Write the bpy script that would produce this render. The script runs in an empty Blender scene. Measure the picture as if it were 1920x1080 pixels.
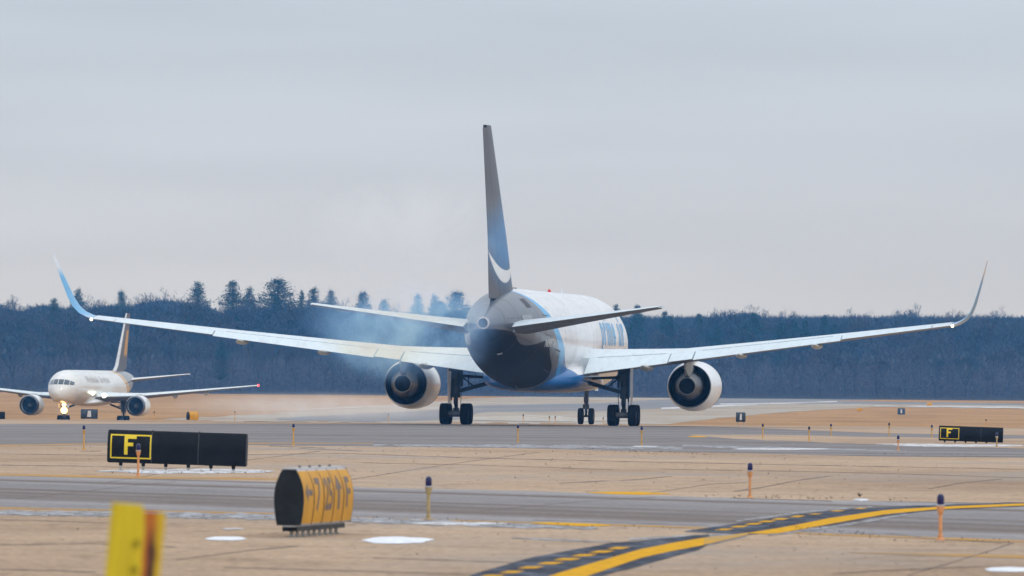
import bpy, bmesh, math, random
from mathutils import Vector, Matrix, noise as mnoise
random.seed(11)
R = math.radians
scn = bpy.context.scene
col = scn.collection

# ---------------------------------------------------------------- camera
EYE = 1.62
FPX = 19040.0                       # focal length in pixels of a 1920 wide frame
PITCH = math.atan(202.0 / FPX)
ROLL = R(0.5)
_f = Vector((0, math.cos(PITCH), math.sin(PITCH)))
_u = Vector((0, -math.sin(PITCH), math.cos(PITCH)))
_r = Vector((1, 0, 0))
CR = _r * math.cos(ROLL) + _u * math.sin(ROLL)
CU = _u * math.cos(ROLL) - _r * math.sin(ROLL)
cam_data = bpy.data.cameras.new('camera')
cam = bpy.data.objects.new('camera', cam_data)
col.objects.link(cam)
M = Matrix((CR, CU, -_f)).transposed().to_4x4()
M.translation = Vector((0, 0, EYE))
cam.matrix_world = M
cam_data.sensor_width = 36.0
cam_data.lens = 36.0 * FPX / 1920.0
cam_data.clip_start = 1.0
cam_data.clip_end = 20000.0
cam_data.dof.use_dof = True
cam_data.dof.focus_distance = 420.0
cam_data.dof.aperture_fstop = 10.0
scn.camera = cam

# ---------------------------------------------------------------- world, sun, exposure
SUN_EL, SUN_AZ = 38.0, 135.0         # degrees; azimuth clockwise from +Y
world = bpy.data.worlds.new('World')
scn.world = world
world.use_nodes = True
wn, wl = world.node_tree.nodes, world.node_tree.links
wn.clear()
w_out = wn.new('ShaderNodeOutputWorld')
bg_a = wn.new('ShaderNodeBackground')
bg_b = wn.new('ShaderNodeBackground')
addw = wn.new('ShaderNodeAddShader')
sky = wn.new('ShaderNodeTexSky')
sky.sky_type = 'NISHITA'
sky.sun_disc = False
sky.sun_elevation = R(SUN_EL)
sky.sun_rotation = R(SUN_AZ)
sky.dust_density = 4.0
wl.new(sky.outputs[0], bg_a.inputs[0])
bg_a.inputs[1].default_value = 0.012
tc = wn.new('ShaderNodeTexCoord')
sep = wn.new('ShaderNodeSeparateXYZ')
wl.new(tc.outputs['Generated'], sep.inputs[0])
ramp = wn.new('ShaderNodeValToRGB')          # overcast cloud deck: horizon to zenith
cr = ramp.color_ramp
cr.elements[0].position = 0.0
cr.elements[0].color = (0.605, 0.595, 0.60, 1)
cr.elements[1].position = 1.0
cr.elements[1].color = (0.98, 1.05, 1.17, 1)
for p, c in ((0.010, (0.585, 0.592, 0.625)), (0.022, (0.555, 0.590, 0.655)), (0.040, (0.535, 0.605, 0.69)), (0.15, (0.60, 0.67, 0.76)), (0.5, (0.85, 0.92, 1.02))):
    e = cr.elements.new(p); e.color = (*c, 1)
wl.new(sep.outputs[2], ramp.inputs[0])
mp = wn.new('ShaderNodeMapping')
mp.inputs['Scale'].default_value = (7, 7, 60)
wl.new(tc.outputs['Generated'], mp.inputs[0])
nz = wn.new('ShaderNodeTexNoise')
nz.inputs['Scale'].default_value = 1.6
nz.inputs['Detail'].default_value = 4
nz.inputs['Roughness'].default_value = 0.45
wl.new(mp.outputs[0], nz.inputs['Vector'])
nr = wn.new('ShaderNodeMapRange')
nr.inputs[1].default_value = 0.3; nr.inputs[2].default_value = 0.7
nr.inputs[3].default_value = 0.93; nr.inputs[4].default_value = 1.08
wl.new(nz.outputs[0], nr.inputs[0])
vm = wn.new('ShaderNodeVectorMath'); vm.operation = 'SCALE'
wl.new(ramp.outputs[0], vm.inputs[0]); wl.new(nr.outputs[0], vm.inputs['Scale'])
wl.new(vm.outputs[0], bg_b.inputs[0])
bg_b.inputs[1].default_value = 1.0
wl.new(bg_a.outputs[0], addw.inputs[0]); wl.new(bg_b.outputs[0], addw.inputs[1])
wl.new(addw.outputs[0], w_out.inputs[0])

sun_d = bpy.data.lights.new('sun', 'SUN')
sun_d.energy = 0.8
sun_d.angle = R(14)
sun_d.color = (1.0, 0.975, 0.94)
sun = bpy.data.objects.new('sun', sun_d)
col.objects.link(sun)
sd = Vector((math.sin(R(SUN_AZ)) * math.cos(R(SUN_EL)), math.cos(R(SUN_AZ)) * math.cos(R(SUN_EL)), math.sin(R(SUN_EL))))
sun.rotation_euler = sd.to_track_quat('Z', 'Y').to_euler()
sun.location = (40, -40, 60)

scn.view_settings.view_transform = 'Standard'
scn.view_settings.look = 'None'
scn.view_settings.exposure = 0.0
scn.view_settings.gamma = 1.0
scn.view_settings.use_curve_mapping = False
scn.render.engine = 'CYCLES'
scn.cycles.volume_step_rate = 1.0
scn.cycles.volume_max_steps = 128
scn.cycles.volume_bounces = 3
scn.cycles.max_bounces = 6
scn.cycles.use_denoising = True

# ---------------------------------------------------------------- terrain and picture-to-ground helpers
KN = [(-60, 0), (590, 0), (650, -0.22), (1050, -1.47), (1200, -2.15), (1300, -2.3), (1400, -2.25), (1700, -1.1), (2000, 0.3),
      (2190, 1.45), (2400, 10.0), (2510, 18.5), (2800, 19.0), (5200, 10.0), (12000, 6.0)]
def T(y):
    if y <= KN[0][0]: return KN[0][1]
    for (a, za), (b, zb) in zip(KN, KN[1:]):
        if y <= b: return za + (zb - za) * (y - a) / (b - a)
    return KN[-1][1]
def ray(px, py):
    return (_f + CR * ((px - 960) / FPX) + CU * ((540 - py) / FPX))
def at(px, py, Y):
    d = ray(px, py)
    return Vector((0, 0, EYE)) + d * (Y / d.y)
def ground(px, py, ymax=2185):
    """first point of the terrain met by the line of sight through a picture point"""
    d = ray(px, py)
    s = d.z / d.y
    prev = 60.0
    Y = 60.0
    while Y < ymax:
        if EYE + s * Y < T(Y):
            lo, hi = prev, Y
            for _ in range(30):
                m = (lo + hi) / 2
                if EYE + s * m < T(m): hi = m
                else: lo = m
            Y = hi
            break
        prev = Y
        Y += 4.0
    Y = min(Y, ymax)
    return Vector((d.x / d.y * Y, Y, T(Y)))

# ---------------------------------------------------------------- materials
def nodes_of(name):
    m = bpy.data.materials.new(name)
    m.use_nodes = True
    return m, m.node_tree.nodes, m.node_tree.links, m.node_tree.nodes['Principled BSDF']
def setp(b, **k):
    for a, v in k.items():
        b.inputs[a.replace('_', ' ')].default_value = v
def noise_node(n, l, vec, scale, detail=4, rough=0.55, mapping=None, rot=0):
    if mapping:
        m = n.new('ShaderNodeMapping'); m.inputs['Scale'].default_value = mapping
        m.inputs['Rotation'].default_value = (0, 0, rot)
        l.new(vec, m.inputs[0]); vec = m.outputs[0]
    t = n.new('ShaderNodeTexNoise')
    t.inputs['Scale'].default_value = scale
    t.inputs['Detail'].default_value = detail
    t.inputs['Roughness'].default_value = rough
    l.new(vec, t.inputs['Vector'])
    return t.outputs[0]
def rampf(n, l, fac, stops, interp='LINEAR'):
    r = n.new('ShaderNodeValToRGB')
    c = r.color_ramp; c.interpolation = interp
    while len(c.elements) > 1: c.elements.remove(c.elements[-1])
    c.elements[0].position = stops[0][0]
    c.elements[0].color = (*stops[0][1], 1) if isinstance(stops[0][1], tuple) else (stops[0][1],) * 3 + (1,)
    for p, v in stops[1:]:
        e = c.elements.new(p)
        e.color = (*v, 1) if isinstance(v, tuple) else (v, v, v, 1)
    l.new(fac, r.inputs[0])
    return r.outputs[0]
def mix(n, l, fac, a, b, mode='MIX'):
    m = n.new('ShaderNodeMix'); m.data_type = 'RGBA'; m.blend_type = mode
    for sock, v in ((m.inputs[0], fac), (m.inputs[6], a), (m.inputs[7], b)):
        if isinstance(v, (int, float)): sock.default_value = v
        elif isinstance(v, tuple): sock.default_value = (*v, 1)
        else: l.new(v, sock)
    return m.outputs[2]
def pmat(name, c, rough=0.5, metal=0.0, var=0.15, scale=3.0, coat=0.0, dirt=None, mapping=None, spec=0.5):
    m, n, l, b = nodes_of(name)
    t = n.new('ShaderNodeTexCoord')
    f = noise_node(n, l, t.outputs['Object'], scale, 5, 0.6, mapping)
    lo = tuple(x * (1 - var) for x in c); hi = tuple(min(1, x * (1 + var)) for x in c)
    o = rampf(n, l, f, [(0.3, lo), (0.7, hi)])
    if dirt:
        f2 = noise_node(n, l, t.outputs['Object'], scale * 0.6, 6, 0.7, mapping)
        k = rampf(n, l, f2, [(0.5, 0.0), (0.75, dirt[1])])
        o = mix(n, l, k, o, dirt[0])
    l.new(o, b.inputs['Base Color'])
    setp(b, Roughness=rough, Metallic=metal, Coat_Weight=coat, Specular_IOR_Level=spec)
    b.inputs['Coat Roughness'].default_value = 0.08
    return m
def emat(name, c, s):
    m, n, l, b = nodes_of(name)
    setp(b, Base_Color=(*c, 1), Emission_Color=(*c, 1), Emission_Strength=s)
    return m

def ground_mat(name, dark, mid, light, speck, patch=None):
    m, n, l, b = nodes_of(name)
    g = n.new('ShaderNodeNewGeometry'); P = g.outputs['Position']
    big = noise_node(n, l, P, 0.06, 4, 0.6, (1, 0.35, 1), R(-25))
    mid_n = noise_node(n, l, P, 0.9, 6, 0.65, (1, 0.6, 1), R(-25))
    fine = noise_node(n, l, P, 9.0, 4, 0.7, (1, 0.25, 1))
    c1 = rampf(n, l, big, [(0.28, dark), (0.5, mid), (0.72, light)])
    c2 = rampf(n, l, mid_n, [(0.27, (0.56, 0.54, 0.52)), (0.43, (0.95, 0.95, 0.95)), (0.55, (1.02, 1.02, 1.02)), (0.75, (1.18, 1.17, 1.14))])
    o = mix(n, l, 1.0, c1, c2, 'MULTIPLY')
    c3 = rampf(n, l, fine, [(0.3, 0.68), (0.5, 1.0), (0.75, 1.2)])
    o = mix(n, l, 1.0, o, c3, 'MULTIPLY')
    sp = noise_node(n, l, P, 3.2, 3, 0.8, (1, 0.3, 1))
    k = rampf(n, l, sp, [(0.62, 0.0), (0.70, 0.75)])
    o = mix(n, l, k, o, speck)
    if patch:
        pn = noise_node(n, l, P, 0.16, 5, 0.6, (0.5, 0.16, 1), R(-25))
        k = rampf(n, l, pn, [(0.52, 0.0), (0.66, 0.75)])
        o = mix(n, l, k, o, patch)
        s2 = noise_node(n, l, P, 0.9, 5, 0.75, (1, 0.12, 1), R(8))
        k = rampf(n, l, s2, [(0.60, 0.0), (0.68, 0.55)])
        o = mix(n, l, k, o, tuple(q * 0.62 for q in dark))
    l.new(o, b.inputs['Base Color'])
    setp(b, Roughness=0.95, Specular_IOR_Level=0.04)
    return m

def asphalt_mat(name, base, brown, direction):
    """streaks of rubber and dust run along the taxiway (angle in radians from +X)"""
    m, n, l, b = nodes_of(name)
    g = n.new('ShaderNodeNewGeometry'); P = g.outputs['Position']
    rot = n.new('ShaderNodeVectorRotate'); rot.rotation_type = 'Z_AXIS'
    rot.inputs['Angle'].default_value = -direction
    l.new(P, rot.inputs['Vector'])
    V = rot.outputs[0]
    streak = noise_node(n, l, V, 1.0, 4, 0.55, (0.003, 0.22, 1))
    streak2 = noise_node(n, l, V, 1.0, 3, 0.5, (0.004, 0.36, 1))
    mid_n = noise_node(n, l, P, 0.7, 6, 0.7, (1, 0.5, 1))
    fine = noise_node(n, l, P, 8.0, 4, 0.7, (1, 0.25, 1))
    lo = tuple(x * 0.72 for x in base); hi = tuple(x * 1.22 for x in base)
    o = rampf(n, l, streak, [(0.32, lo), (0.5, base), (0.68, hi)])
    k = rampf(n, l, streak2, [(0.50, 0.0), (0.62, 0.75)])
    o = mix(n, l, k, o, brown)
    o = mix(n, l, 1.0, o, rampf(n, l, mid_n, [(0.25, 0.78), (0.5, 1.0), (0.75, 1.16)]), 'MULTIPLY')
    o = mix(n, l, 1.0, o, rampf(n, l, fine, [(0.3, 0.82), (0.7, 1.15)]), 'MULTIPLY')
    l.new(o, b.inputs['Base Color'])
    setp(b, Roughness=0.92, Specular_IOR_Level=0.12)
    return m

def worn_mat(name, c, under, amount=0.45, scale=1.4):
    m, n, l, b = nodes_of(name)
    g = n.new('ShaderNodeNewGeometry'); P = g.outputs['Position']
    a = noise_node(n, l, P, scale, 6, 0.75, (1, 0.35, 1))
    k = rampf(n, l, a, [(amount, 1.0), (amount + 0.22, 0.0)])
    f = noise_node(n, l, P, 6, 4, 0.7, (1, 0.3, 1))
    cc = mix(n, l, 1.0, c, rampf(n, l, f, [(0.3, 0.8), (0.7, 1.15)]), 'MULTIPLY')
    o = mix(n, l, k, cc, under)
    l.new(o, b.inputs['Base Color'])
    setp(b, Roughness=0.92, Specular_IOR_Level=0.05)
    return m

MT = {}
MT['tan'] = ground_mat('weathered_pavement', (0.33, 0.225, 0.148), (0.46, 0.328, 0.222), (0.53, 0.39, 0.272), (0.16, 0.115, 0.08), (0.34, 0.30, 0.265))
MT['field'] = ground_mat('dry_field_grass', (0.30, 0.165, 0.060), (0.41, 0.232, 0.090), (0.47, 0.28, 0.12), (0.22, 0.13, 0.07))
MT['asph'] = asphalt_mat('taxiway_asphalt', (0.275, 0.255, 0.25), (0.15, 0.11, 0.085), math.atan2(-1, 0.459))
MT['asph2'] = asphalt_mat('apron_asphalt', (0.235, 0.218, 0.212), (0.16, 0.12, 0.095), math.atan2(0.18, 1))
MT['asph_far'] = asphalt_mat('runway_asphalt', (0.24, 0.235, 0.24), (0.28, 0.24, 0.20), math.atan2(1, 0.35))
MT['frost'] = worn_mat('thin_frosty_grass', (0.44, 0.40, 0.34), (0.36, 0.27, 0.18), 0.38, 0.05)
MT['palefrost'] = worn_mat('pale_frost', (0.60, 0.59, 0.57), (0.42, 0.36, 0.28), 0.45, 0.25)
MT['snow'] = worn_mat('old_snow', (0.80, 0.82, 0.86), (0.33, 0.28, 0.23), 0.38, 2.4)
MT['snow_clean'] = worn_mat('clean_snow', (0.82, 0.84, 0.88), (0.75, 0.77, 0.80), 0.15, 1.1)
MT['slush'] = worn_mat('gritty_slush', (0.60, 0.62, 0.66), (0.20, 0.18, 0.17), 0.44, 3.2)
MT['yellow'] = worn_mat('yellow_marking_paint', (0.70, 0.36, 0.015), (0.48, 0.28, 0.07), 0.20, 1.6)
MT['yellow_faded'] = worn_mat('faded_yellow_paint', (0.52, 0.29, 0.08), (0.36, 0.25, 0.16), 0.36, 0.9)
MT['black'] = worn_mat('black_marking_paint', (0.05, 0.055, 0.07), (0.20, 0.22, 0.27), 0.30, 1.6)
MT['yellow_worn'] = worn_mat('half_worn_yellow_paint', (0.62, 0.33, 0.04), (0.42, 0.30, 0.15), 0.40, 1.6)
MT['worn_black'] = worn_mat('worn_black_paint', (0.12, 0.13, 0.16), (0.30, 0.29, 0.29), 0.50, 1.6)
MT['crack'] = pmat('crack_filler', (0.17, 0.125, 0.095), 0.9, var=0.4)
MT['white'] = pmat('white_aircraft_paint', (0.79, 0.82, 0.85), 0.32, var=0.05, scale=0.8, coat=0.35, dirt=((0.62, 0.61, 0.58), 0.35))
MT['wingwhite'] = pmat('pale_grey_wing_paint', (0.68, 0.765, 0.81), 0.42, var=0.06, scale=1.0, coat=0.15, dirt=((0.52, 0.53, 0.53), 0.5), mapping=(3, 0.6, 1))
MT['flappaint'] = pmat('flap_paint', (0.66, 0.755, 0.80), 0.45, var=0.06, scale=1.3, dirt=((0.50, 0.50, 0.50), 0.5), mapping=(3, 0.6, 1))
MT['grey'] = pmat('grey_aircraft_paint', (0.15, 0.16, 0.18), 0.25, var=0.1, coat=0.5)
MT['under'] = pmat('shaded_underside_grey', (0.17, 0.165, 0.155), 0.5, var=0.15, scale=1.5, dirt=((0.10, 0.09, 0.08), 0.5))  # underside grey, darkened to hold the shade below wings and tailplane
MT['fairing'] = pmat('fairing_paint', (0.50, 0.51, 0.48), 0.5, var=0.15)
MT['metal'] = pmat('brushed_metal', (0.19, 0.20, 0.22), 0.3, 1.0, var=0.2, scale=5)
MT['hotmetal'] = pmat('heat_stained_metal', (0.27, 0.25, 0.235), 0.35, 1.0, var=0.3, scale=4)
MT['dark'] = pmat('dark_interior', (0.012, 0.013, 0.017), 0.7, var=0.3)  # near-black colour inside ducts, exhausts and bolt holes
MT['gear'] = pmat('greasy_gear_metal', (0.05, 0.055, 0.065), 0.5, 0.3, var=0.4, scale=6)
MT['gearlight'] = pmat('worn_gear_paint', (0.13, 0.135, 0.14), 0.5, 0.2, var=0.4, scale=6)
MT['rubber'] = pmat('tyre_rubber', (0.007, 0.008, 0.010), 0.85, var=0.3, scale=9, spec=.2)
MT['rim'] = pmat('wheel_rim', (0.10, 0.10, 0.11), 0.5, 0.5, var=0.3)
MT['glassdark'] = pmat('dark_cockpit_glass', (0.02, 0.035, 0.045), 0.08, var=0.1, coat=1.0)
MT['seam'] = pmat('dark_seam', (0.06, 0.06, 0.065), 0.6, var=0.2)
MT['reflive'] = pmat('light_blue_lettering', (0.06, 0.38, 0.74), 0.35, var=0.15, scale=0.6, coat=0.3)
MT['regwhite'] = pmat('white_registration', (0.62, 0.62, 0.62), 0.4, var=0.05)
MT['greytext'] = pmat('grey_lettering', (0.50, 0.48, 0.46), 0.5, var=0.05)
MT['ribbrown'] = pmat('brown_rib', (0.13, 0.05, 0.012), 0.6, var=0.2)
MT['red'] = pmat('red_lens', (0.6, 0.03, 0.02), 0.3, var=0.1)
MT['navwhite'] = emat('tail_light_glow', (1.0, 0.95, 0.65), 2.0)
MT['navred'] = emat('red_light_glow', (1.0, 0.06, 0.05), 3.0)
MT['landing'] = emat('landing_light_glow', (1.0, 0.62, 0.24), 4.5)
MT['rootlight'] = emat('wing_light_glow', (0.9, 1.0, 0.80), 2.2)
MT['signblack'] = pmat('black_sign_face', (0.005, 0.006, 0.008), 0.3, var=0.4, scale=3, dirt=((0.03, 0.035, 0.04), 0.35), spec=.18)
MT['signcase'] = pmat('black_sign_case', (0.008, 0.011, 0.014), 0.5, var=0.3, dirt=((0.05, 0.06, 0.065), 0.35), spec=.25)
MT['signyellow'] = pmat('yellow_sign_face', (0.62, 0.30, 0.006), 0.5, var=0.14, scale=2.5, dirt=((0.42, 0.18, 0.01), 0.45), spec=.2)
MT['legendyellow'] = pmat('yellow_legend', (0.80, 0.58, 0.02), 0.4, var=0.08)
MT['legendblack'] = pmat('worn_black_legend', (0.17, 0.12, 0.09), 0.6, var=0.3)
MT['aluminium'] = pmat('dull_aluminium', (0.56, 0.56, 0.58), 0.45, 0.3, var=0.15)
MT['legmetal'] = pmat('galvanised_leg', (0.52, 0.50, 0.45), 0.5, 0.5, var=0.3)
MT['stakeyellow'] = pmat('yellow_stake_paint', (0.62, 0.33, 0.05), 0.5, var=0.25, scale=14, dirt=((0.32, 0.20, 0.10), 0.6))
MT['stakedull'] = pmat('dull_stake_paint', (0.42, 0.30, 0.13), 0.55, var=0.25, scale=14, dirt=((0.25, 0.2, 0.13), 0.6))
MT['stakeorange'] = pmat('orange_stake_paint', (0.66, 0.30, 0.12), 0.5, var=0.2, scale=14)
MT['bluelens'] = pmat('cobalt_glass_lens', (0.004, 0.003, 0.075), 0.2, var=0.2, coat=0.2)
MT['darklens'] = pmat('dark_glass_lens', (0.03, 0.02, 0.05), 0.2, var=0.2)
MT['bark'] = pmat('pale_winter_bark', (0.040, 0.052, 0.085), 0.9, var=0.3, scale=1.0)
MT['twig'] = pmat('bare_winter_twigs', (0.028, 0.058, 0.118), 0.9, var=0.15, scale=0.12)  # blue of the distant haze is mixed into the twig colour
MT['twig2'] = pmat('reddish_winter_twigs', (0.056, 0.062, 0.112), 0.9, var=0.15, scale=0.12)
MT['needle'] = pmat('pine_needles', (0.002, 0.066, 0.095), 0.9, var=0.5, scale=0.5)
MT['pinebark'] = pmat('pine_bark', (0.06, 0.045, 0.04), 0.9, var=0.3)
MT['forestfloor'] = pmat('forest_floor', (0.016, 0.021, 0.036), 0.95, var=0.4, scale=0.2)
MT['tuft'] = pmat('dead_weed', (0.12, 0.08, 0.05), 0.95, var=0.4)

# ---------------------------------------------------------------- mesh helpers
def tag(o, label=None, cat=None, group=None, kind=None):
    if label: o['label'] = label
    if cat: o['category'] = cat
    if group: o['group'] = group
    if kind: o['kind'] = kind
    return o
def empty(name, loc=(0, 0, 0), rz=0.0, parent=None):
    o = bpy.data.objects.new(name, None)
    o.location = loc; o.rotation_euler = (0, 0, rz)
    o.empty_display_size = 0.2
    col.objects.link(o)
    if parent: o.parent = parent
    return o
def mesh_obj(name, me, parent=None):
    o = bpy.data.objects.new(name, me)
    col.objects.link(o)
    if parent: o.parent = parent
    return o

class MB:
    def __init__(s): s.v = []; s.f = []
    def add(s, vs, fs):
        b = len(s.v); s.v += [tuple(p) for p in vs]; s.f += [tuple(i + b for i in f) for f in fs]
    def box(s, c, d, rot=None):
        x, y, z = d[0] / 2, d[1] / 2, d[2] / 2
        vs = [Vector(p) for p in ((-x, -y, -z), (x, -y, -z), (x, y, -z), (-x, y, -z), (-x, -y, z), (x, -y, z), (x, y, z), (-x, y, z))]
        if rot: vs = [rot @ p for p in vs]
        s.add([p + Vector(c) for p in vs], [(0, 3, 2, 1), (4, 5, 6, 7), (0, 1, 5, 4), (1, 2, 6, 5), (2, 3, 7, 6), (3, 0, 4, 7)])
    def tube(s, p0, p1, r0, r1=None, n=10, cap=True):
        r1 = r0 if r1 is None else r1
        p0, p1 = Vector(p0), Vector(p1)
        q = (p1 - p0).to_track_quat('Z', 'Y')
        a = [p0 + q @ Vector((r0 * math.cos(2 * math.pi * i / n), r0 * math.sin(2 * math.pi * i / n), 0)) for i in range(n)]
        b = [p1 + q @ Vector((r1 * math.cos(2 * math.pi * i / n), r1 * math.sin(2 * math.pi * i / n), 0)) for i in range(n)]
        fs = [(i, (i + 1) % n, n + (i + 1) % n, n + i) for i in range(n)]
        if cap: fs += [tuple(range(n - 1, -1, -1)), tuple(range(n, 2 * n))]
        s.add(a + b, fs)
    def lathe(s, prof, origin=(0, 0, 0), axis='Z', n=24, closed=False):
        """prof: list of (r, h)"""
        vs = []
        o = Vector(origin)
        for r, h in prof:
            for i in range(n):
                a = 2 * math.pi * i / n
                c, t = r * math.cos(a), r * math.sin(a)
                p = {'Z': (c, t, h), 'X': (h, c, t), 'Y': (c, h, t)}[axis]
                vs.append(o + Vector(p))
        fs = []
        m = len(prof)
        for j in range(m if closed else m - 1):
            k = (j + 1) % m
            for i in range(n):
                fs.append((j * n + i, j * n + (i + 1) % n, k * n + (i + 1) % n, k * n + i))
        s.add(vs, fs)
    def loft(s, rings, cap=True, closed=True):
        n = len(rings[0])
        vs = [p for r in rings for p in r]
        fs = []
        for j in range(len(rings) - 1):
            for i in range(n if closed else n - 1):
                fs.append((j * n + i, j * n + (i + 1) % n, (j + 1) * n + (i + 1) % n, (j + 1) * n + i))
        if cap and closed:
            fs.append(tuple(range(n - 1, -1, -1)))
            fs.append(tuple(range((len(rings) - 1) * n, len(rings) * n)))
        s.add(vs, fs)
    def mesh(s, name, mat, smooth=35, recalc=True):
        me = bpy.data.meshes.new(name)
        me.from_pydata(s.v, [], s.f)
        if recalc:
            bm = bmesh.new(); bm.from_mesh(me)
            bmesh.ops.recalc_face_normals(bm, faces=bm.faces)
            bm.to_mesh(me); bm.free()
        me.materials.append(mat)
        if smooth:
            me.shade_smooth(); me.set_sharp_from_angle(angle=R(smooth))
        return me
    def build(s, name, mat, parent=None, smooth=35, recalc=True):
        return mesh_obj(name, s.mesh(name, mat, smooth, recalc), parent)

_cv = {}
def text_tris(body, bold=0.0):
    """flat text as (verts2d, faces), baseline at 0, cap height scaled to 1, left edge at 0"""
    if (body, bold) in _cv: return _cv[(body, bold)]
    c = bpy.data.curves.new('lettering', 'FONT'); c.body = body; c.size = 1; c.resolution_u = 3
    c.offset = bold
    o = bpy.data.objects.new('lettering', c); col.objects.link(o)
    dg = bpy.context.evaluated_depsgraph_get()
    me = o.evaluated_get(dg).to_mesh()
    vs = [(v.co.x, v.co.y) for v in me.vertices]; fs = [tuple(p.vertices) for p in me.polygons]
    o.evaluated_get(dg).to_mesh_clear()
    bpy.data.objects.remove(o); bpy.data.curves.remove(c)
    x0 = min(v[0] for v in vs); k = 1 / 0.7
    r = ([((x - x0) * k, y * k) for x, y in vs], fs)
    _cv[(body, bold)] = r
    return r

# ---------------------------------------------------------------- the ground
NEARX = 900
def sheet_rows(name, rows, mat, lift=0.0):
    pass
g = MB()
ys = sorted(set([k[0] for k in KN] + [0, 100, 200, 300, 400, 500] + [1500, 1600, 1800, 1900, 2100]))
for i, y in enumerate(ys):
    w = 900 + max(0, y) * 0.5
    g.v += [(-w, y, T(y)), (w, y, T(y))]
    if i: g.f.append((2 * i - 2, 2 * i - 1, 2 * i + 1, 2 * i))
# pavement near, field beyond: two sheets that meet at the crest
def split_sheet(name, y0, y1, mat, z=0.0):
    m = MB(); yy = [y for y in ys if y0 <= y <= y1]
    for i, y in enumerate(yy):
        w = 950 + max(0, y) * 0.5
        m.v += [(-w, y, T(y) + z), (w, y, T(y) + z)]
        if i: m.f.append((2 * i - 2, 2 * i - 1, 2 * i + 1, 2 * i))
    o = m.build(name, mat, smooth=0, recalc=False)
    return tag(o, kind='structure')
split_sheet('ground', -60, 590, MT['tan'])
split_sheet('field', 590, 2190, MT['field'])
split_sheet('hill', 2190, 12000, MT['forestfloor'])

def patch(name, top, bot, mat, lift, step=30, kind='structure', jag=0.0, seed=0):
    """ground sheet between two outlines given as picture points, laid on the terrain where they meet it"""
    def interp(c, x):
        if x <= c[0][0]: return c[0][1]
        for (a, ya), (b, yb) in zip(c, c[1:]):
            if x <= b: return ya + (yb - ya) * (x - a) / (b - a)
        return c[-1][1]
    x0, x1 = max(top[0][0], bot[0][0]), min(top[-1][0], bot[-1][0])
    n = max(2, int((x1 - x0) / step) + 1)
    bm = bmesh.new()
    pv = []
    for i in range(n + 1):
        x = x0 + (x1 - x0) * i / n
        yt, yb = interp(top, x), interp(bot, x)
        if jag:
            yt += jag * mnoise.noise(Vector((x * 0.021, seed, 0))) + jag * .5 * mnoise.noise(Vector((x * 0.09, seed, 5)))
            yb += jag * mnoise.noise(Vector((x * 0.024, seed + 9, 0))) + jag * .5 * mnoise.noise(Vector((x * 0.08, seed, 9)))
        if yb < yt + 0.05: yb = yt + 0.05
        a, b = ground(x, yt), ground(x, yb)
        va, vb = bm.verts.new((a.x, a.y, 0)), bm.verts.new((b.x, b.y, 0))
        if pv: bm.faces.new((pv[1], vb, va, pv[0]))
        pv = [va, vb]
    for ky, _ in KN[1:-1]:
        bmesh.ops.bisect_plane(bm, geom=bm.verts[:] + bm.edges[:] + bm.faces[:], plane_co=(0, ky, 0), plane_no=(0, 1, 0))
    bmesh.ops.triangulate(bm, faces=bm.faces[:])
    for v in bm.verts: v.co.z = T(v.co.y) + lift
    bmesh.ops.recalc_face_normals(bm, faces=bm.faces)
    if bm.faces and sum(f.normal.z for f in bm.faces) < 0: bmesh.ops.reverse_faces(bm, faces=bm.faces[:])
    me = bpy.data.meshes.new(name); bm.to_mesh(me); bm.free()
    me.materials.append(mat)
    o = mesh_obj(name, me)
    if kind: o['kind'] = kind
    return o

# near taxiway (crosses the picture left to right), far taxiway and the apron tongue on the right
patch('taxiway', [(-260, 884), (0, 890), (500, 903), (700, 915), (1000, 921), (1240, 930), (1500, 937), (1920, 944), (2200, 948)],
      [(-260, 946), (0, 952), (510, 963), (700, 972), (990, 980), (1281, 988), (1529, 1001), (1920, 1015), (2200, 1026)], MT['asph'], 0.0012)
FAR_T = [(-300, 797), (0, 795.5), (420, 794), (800, 795.3), (1000, 797), (1250, 799), (1400, 802), (1500, 806), (1650, 812), (1800, 814.5), (1920, 816), (2200, 820)]
patch('taxiway', FAR_T, [(-300, 836), (0, 836), (420, 834), (700, 837), (960, 840), (1180, 846), (1400, 850), (1650, 856), (1920, 858), (2200, 863)], MT['asph2'], 0.0012)
patch('ground', [(1290, 815), (1430, 815), (1600, 818.5), (1760, 821), (1920, 823), (2200, 828)], [(1290, 815.2), (1360, 822), (1550, 830), (1700, 835), (1920, 841), (2200, 846)], MT['tan'], 0.003, jag=1.2, seed=3)
# far side: frosty verge, runway
patch('runway_verge', [(300, 786), (500, 776), (700, 764), (800, 754), (900, 747), (1130, 741), (1240, 739.3), (1360, 739.6), (1540, 742), (1700, 746.5), (1920, 750.5), (2100, 754)],
      [(300, 787), (500, 791), (900, 793), (1250, 796), (1300, 790), (1400, 779), (1500, 771), (1640, 763), (1920, 766), (2100, 769)], MT['frost'], 0.02, 20, jag=2.2, seed=7)
patch('runway', [(520, 784), (700, 775), (860, 766), (900, 760), (1130, 756), (1240, 749), (1360, 745), (1500, 745.5), (1700, 751), (1800, 755), (1920, 757), (2100, 760)],
      [(520, 788), (700, 791), (860, 787), (900, 773), (1130, 771), (1240, 766), (1360, 759), (1500, 757.5), (1640, 758), (1920, 760.5), (2100, 763)], MT['asph_far'], 0.04, 20, jag=1.6, seed=11)
patch('dry_verge', [(1560, 752), (1700, 749), (1920, 752), (2100, 755)], [(1560, 752.3), (1700, 754), (1920, 757), (2100, 760)], MT['field'], 0.05, 20, jag=0.6, seed=5)
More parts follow.
